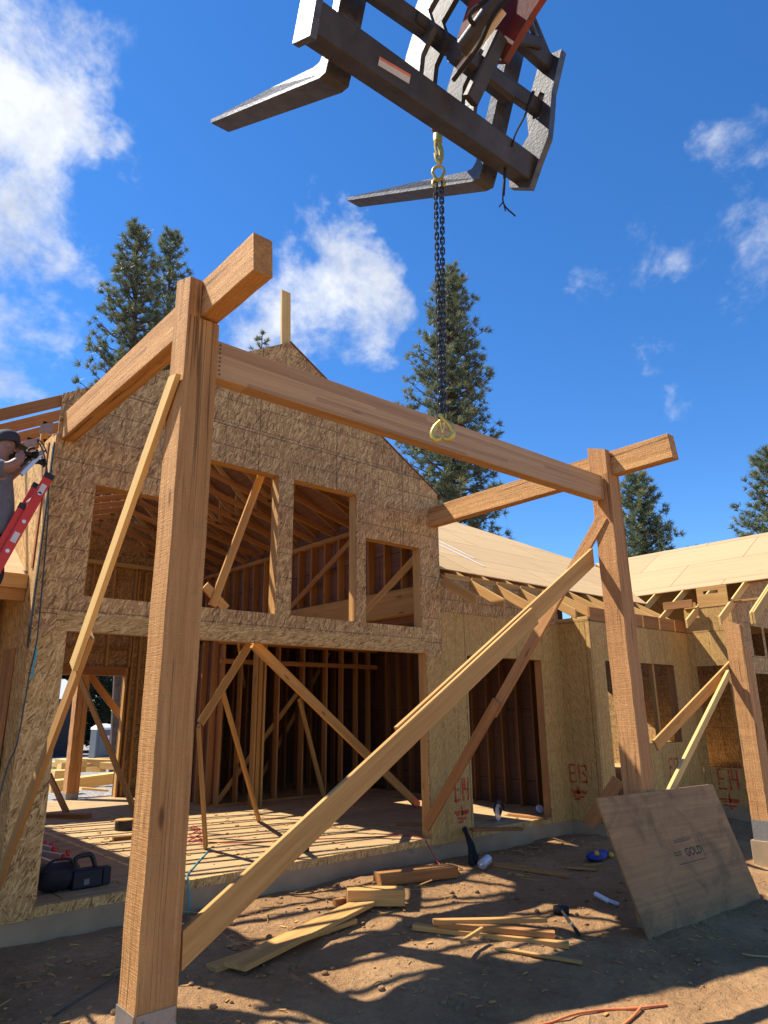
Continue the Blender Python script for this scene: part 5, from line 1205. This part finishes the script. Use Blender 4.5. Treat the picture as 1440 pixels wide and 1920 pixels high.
# ------------------------------------------------------------------ trees
def tuft(VV, FF, TT, p, d, L, n, tn):
    """spray of needles round direction d"""
    d = d/np.linalg.norm(d)
    r = rng.normal(size=(n, 3)); r /= np.linalg.norm(r, axis=1)[:, None]
    dirs = d*0.75+r*0.85; dirs /= np.linalg.norm(dirs, axis=1)[:, None]
    s = np.cross(dirs, rng.normal(size=(n, 3))); s /= np.linalg.norm(s, axis=1)[:, None]
    ln = L*rng.uniform(.7, 1.15, n)[:, None]; w = L*.06
    base = p+rng.normal(size=(n, 3))*L*.12
    a = base-s*w; b = base+s*w; c = base+dirs*ln
    b0 = len(VV)*3 if False else VV['n']
    VV['v'].append(np.stack([a, b, c], 1).reshape(-1, 3)); TT.append(np.repeat(np.clip(tn+rng.normal(size=n)*.12, 0, 1), 3)); VV['n'] += 3*n
def pine(name, label, base, H, R, crown0, seed, nb=110, mat='needle', lean=0.0, shape=1.0, group='ponderosa pines behind the house', trunks=None, L=.29, per=26, tr=.25):
    global rng; rng = np.random.default_rng(seed); rnd = random.Random(seed)
    root = thing(name, label, 'pine tree', base, group)
    base = np.array(base, float)
    VV = {'v': [], 'n': 0}; TT = []; lim = MB()
    tks = trunks or [(0, 0, 1.0)]
    bt = MB()
    for (ox, oy, hk) in tks:
        pts = [base+np.array([ox*(1-.6*k*0)+lean*k*H+.08*math.sin(3*k+seed), oy+.06*math.cos(4*k), H*hk*k]) for k in np.linspace(0, 1, 12)]
        bt.tube([V(p) for p in pts], [tr*(1-k)**.85+.02 for k in np.linspace(0, 1, 12)], 9)
    bt.build('trunk', 'bark', root, smooth=True)
    for i in range(nb):
        k = crown0+(1-crown0)*((i+rnd.random())/nb)
        ox, oy, hk = tks[i % len(tks)]
        z = H*hk*k*.99; t = (1-k)/(1-crown0)
        prof = (t**.62)*(1-.35*max(0, t-.75)/.25)
        az = i*2.399+rnd.uniform(-.5, .5); ln = R*prof*rnd.uniform(.62, 1.12)+.25
        rise = rnd.uniform(-.10, .30)+.5*(1-t)
        d = np.array([math.cos(az), math.sin(az), rise]); d /= np.linalg.norm(d)
        p0 = base+np.array([ox+lean*k*H, oy, z]); mid = p0+d*ln*.55+np.array([0, 0, -.06*ln]); tip = p0+d*ln+np.array([0, 0, .10*ln])
        lim.tube([V(p0), V(mid), V(tip)], [.035+.012*ln, .02+.006*ln, .008], 5)
        m = max(3, int(ln*4.2))
        for j in range(m):
            u = .28+.72*(j+rnd.random())/m
            q = p0+(mid-p0)*(u/.55) if u < .55 else mid+(tip-mid)*((u-.55)/.45)
            off = rng.normal(size=3)*np.array([.30, .30, .16])*min(1.0, ln*.34)*(1.1-.25*u)
            e = q+off
            if np.linalg.norm(off) > .18 and rnd.random() < .5: lim.tube([V(q), V(e)], [.012, .006], 4, caps=False)
            dd_ = d*.6+off*.8+np.array([0, 0, .45])
            tuft(VV, None, TT, e, dd_, L*rnd.uniform(.8, 1.2), per, rnd.uniform(.1, .9))
        tuft(VV, None, TT, tip, d+np.array([0, 0, .5]), L*1.1, per, rnd.uniform(.4, 1))
    lim.build('branches', 'bark', root)
    v = np.concatenate(VV['v']); tn = np.concatenate(TT); nf = len(v)//3
    me = bpy.data.meshes.new('crown'); me.vertices.add(len(v)); me.vertices.foreach_set('co', (v-base).ravel())
    me.loops.add(len(v)); me.loops.foreach_set('vertex_index', np.arange(len(v), dtype=np.int32))
    me.polygons.add(nf); me.polygons.foreach_set('loop_start', np.arange(0, len(v), 3, dtype=np.int32)); me.update(calc_edges=True); me.validate()
    at = me.attributes.new('tone', 'FLOAT', 'POINT'); at.data.foreach_set('value', tn.astype(np.float32))
    me.materials.append(MATS[mat]); o = bpy.data.objects.new('crown', me); COL.objects.link(o); o.parent = root
    return root
def treeat(px_top, dist, **k):
    r = ray(*px_top); q_ = r*(dist/math.hypot(r.x, r.y)); gz = ground_h(q_.x, q_.y); return (q_.x, q_.y, gz), q_.z-gz
def addtree(label, top, dist, R, crown0, seed, **k):
    p, H = treeat(top, dist); p = (p[0]-k.get('lean', 0)*H, p[1], p[2]); return pine('pine_tree', label, p, H, R, crown0, seed, **k)
addtree('tallest full pine with double trunk rising behind the chain', (846, 487), 32, 3.3, .30, 3, nb=340, lean=.045, trunks=[(-.35, 0, .96), (.38, .3, 1.0)])
addtree('dark slender pine on the left, taller of the leftmost pair', (256, 420), 31, 3.0, .36, 5, nb=230, lean=-.06)
addtree('airy pine close on the right of the taller left one', (322, 430), 33, 2.6, .40, 8, nb=180, lean=-.05)
addtree('bushy pine standing behind the right timber post', (1192, 888), 46, 3.5, .30, 12, nb=190, L=.36, per=24)
addtree('pine at the right edge above the new roof', (1440, 843), 46, 3.8, .30, 14, nb=140, L=.36)
addtree('little pine top peeking over the gable peak', (491, 624), 40, 1.6, .55, 16, nb=50)
for i, (x, d_) in enumerate(((95, 62), (140, 66), (185, 60), (225, 63), (262, 66), (40, 70), (5, 66), (300, 70))):
    p = onY(x, 1400, d_); gz = ground_h(p.x, d_)
    pine('pine_tree', 'dark forest pine beyond the yard behind the neighbouring house', (p.x, d_, gz), 15+i % 3*2, 3.6, .03, 30+i, nb=90, mat='needle_dark', group='dark pines beyond the yard', L=.75, per=14)
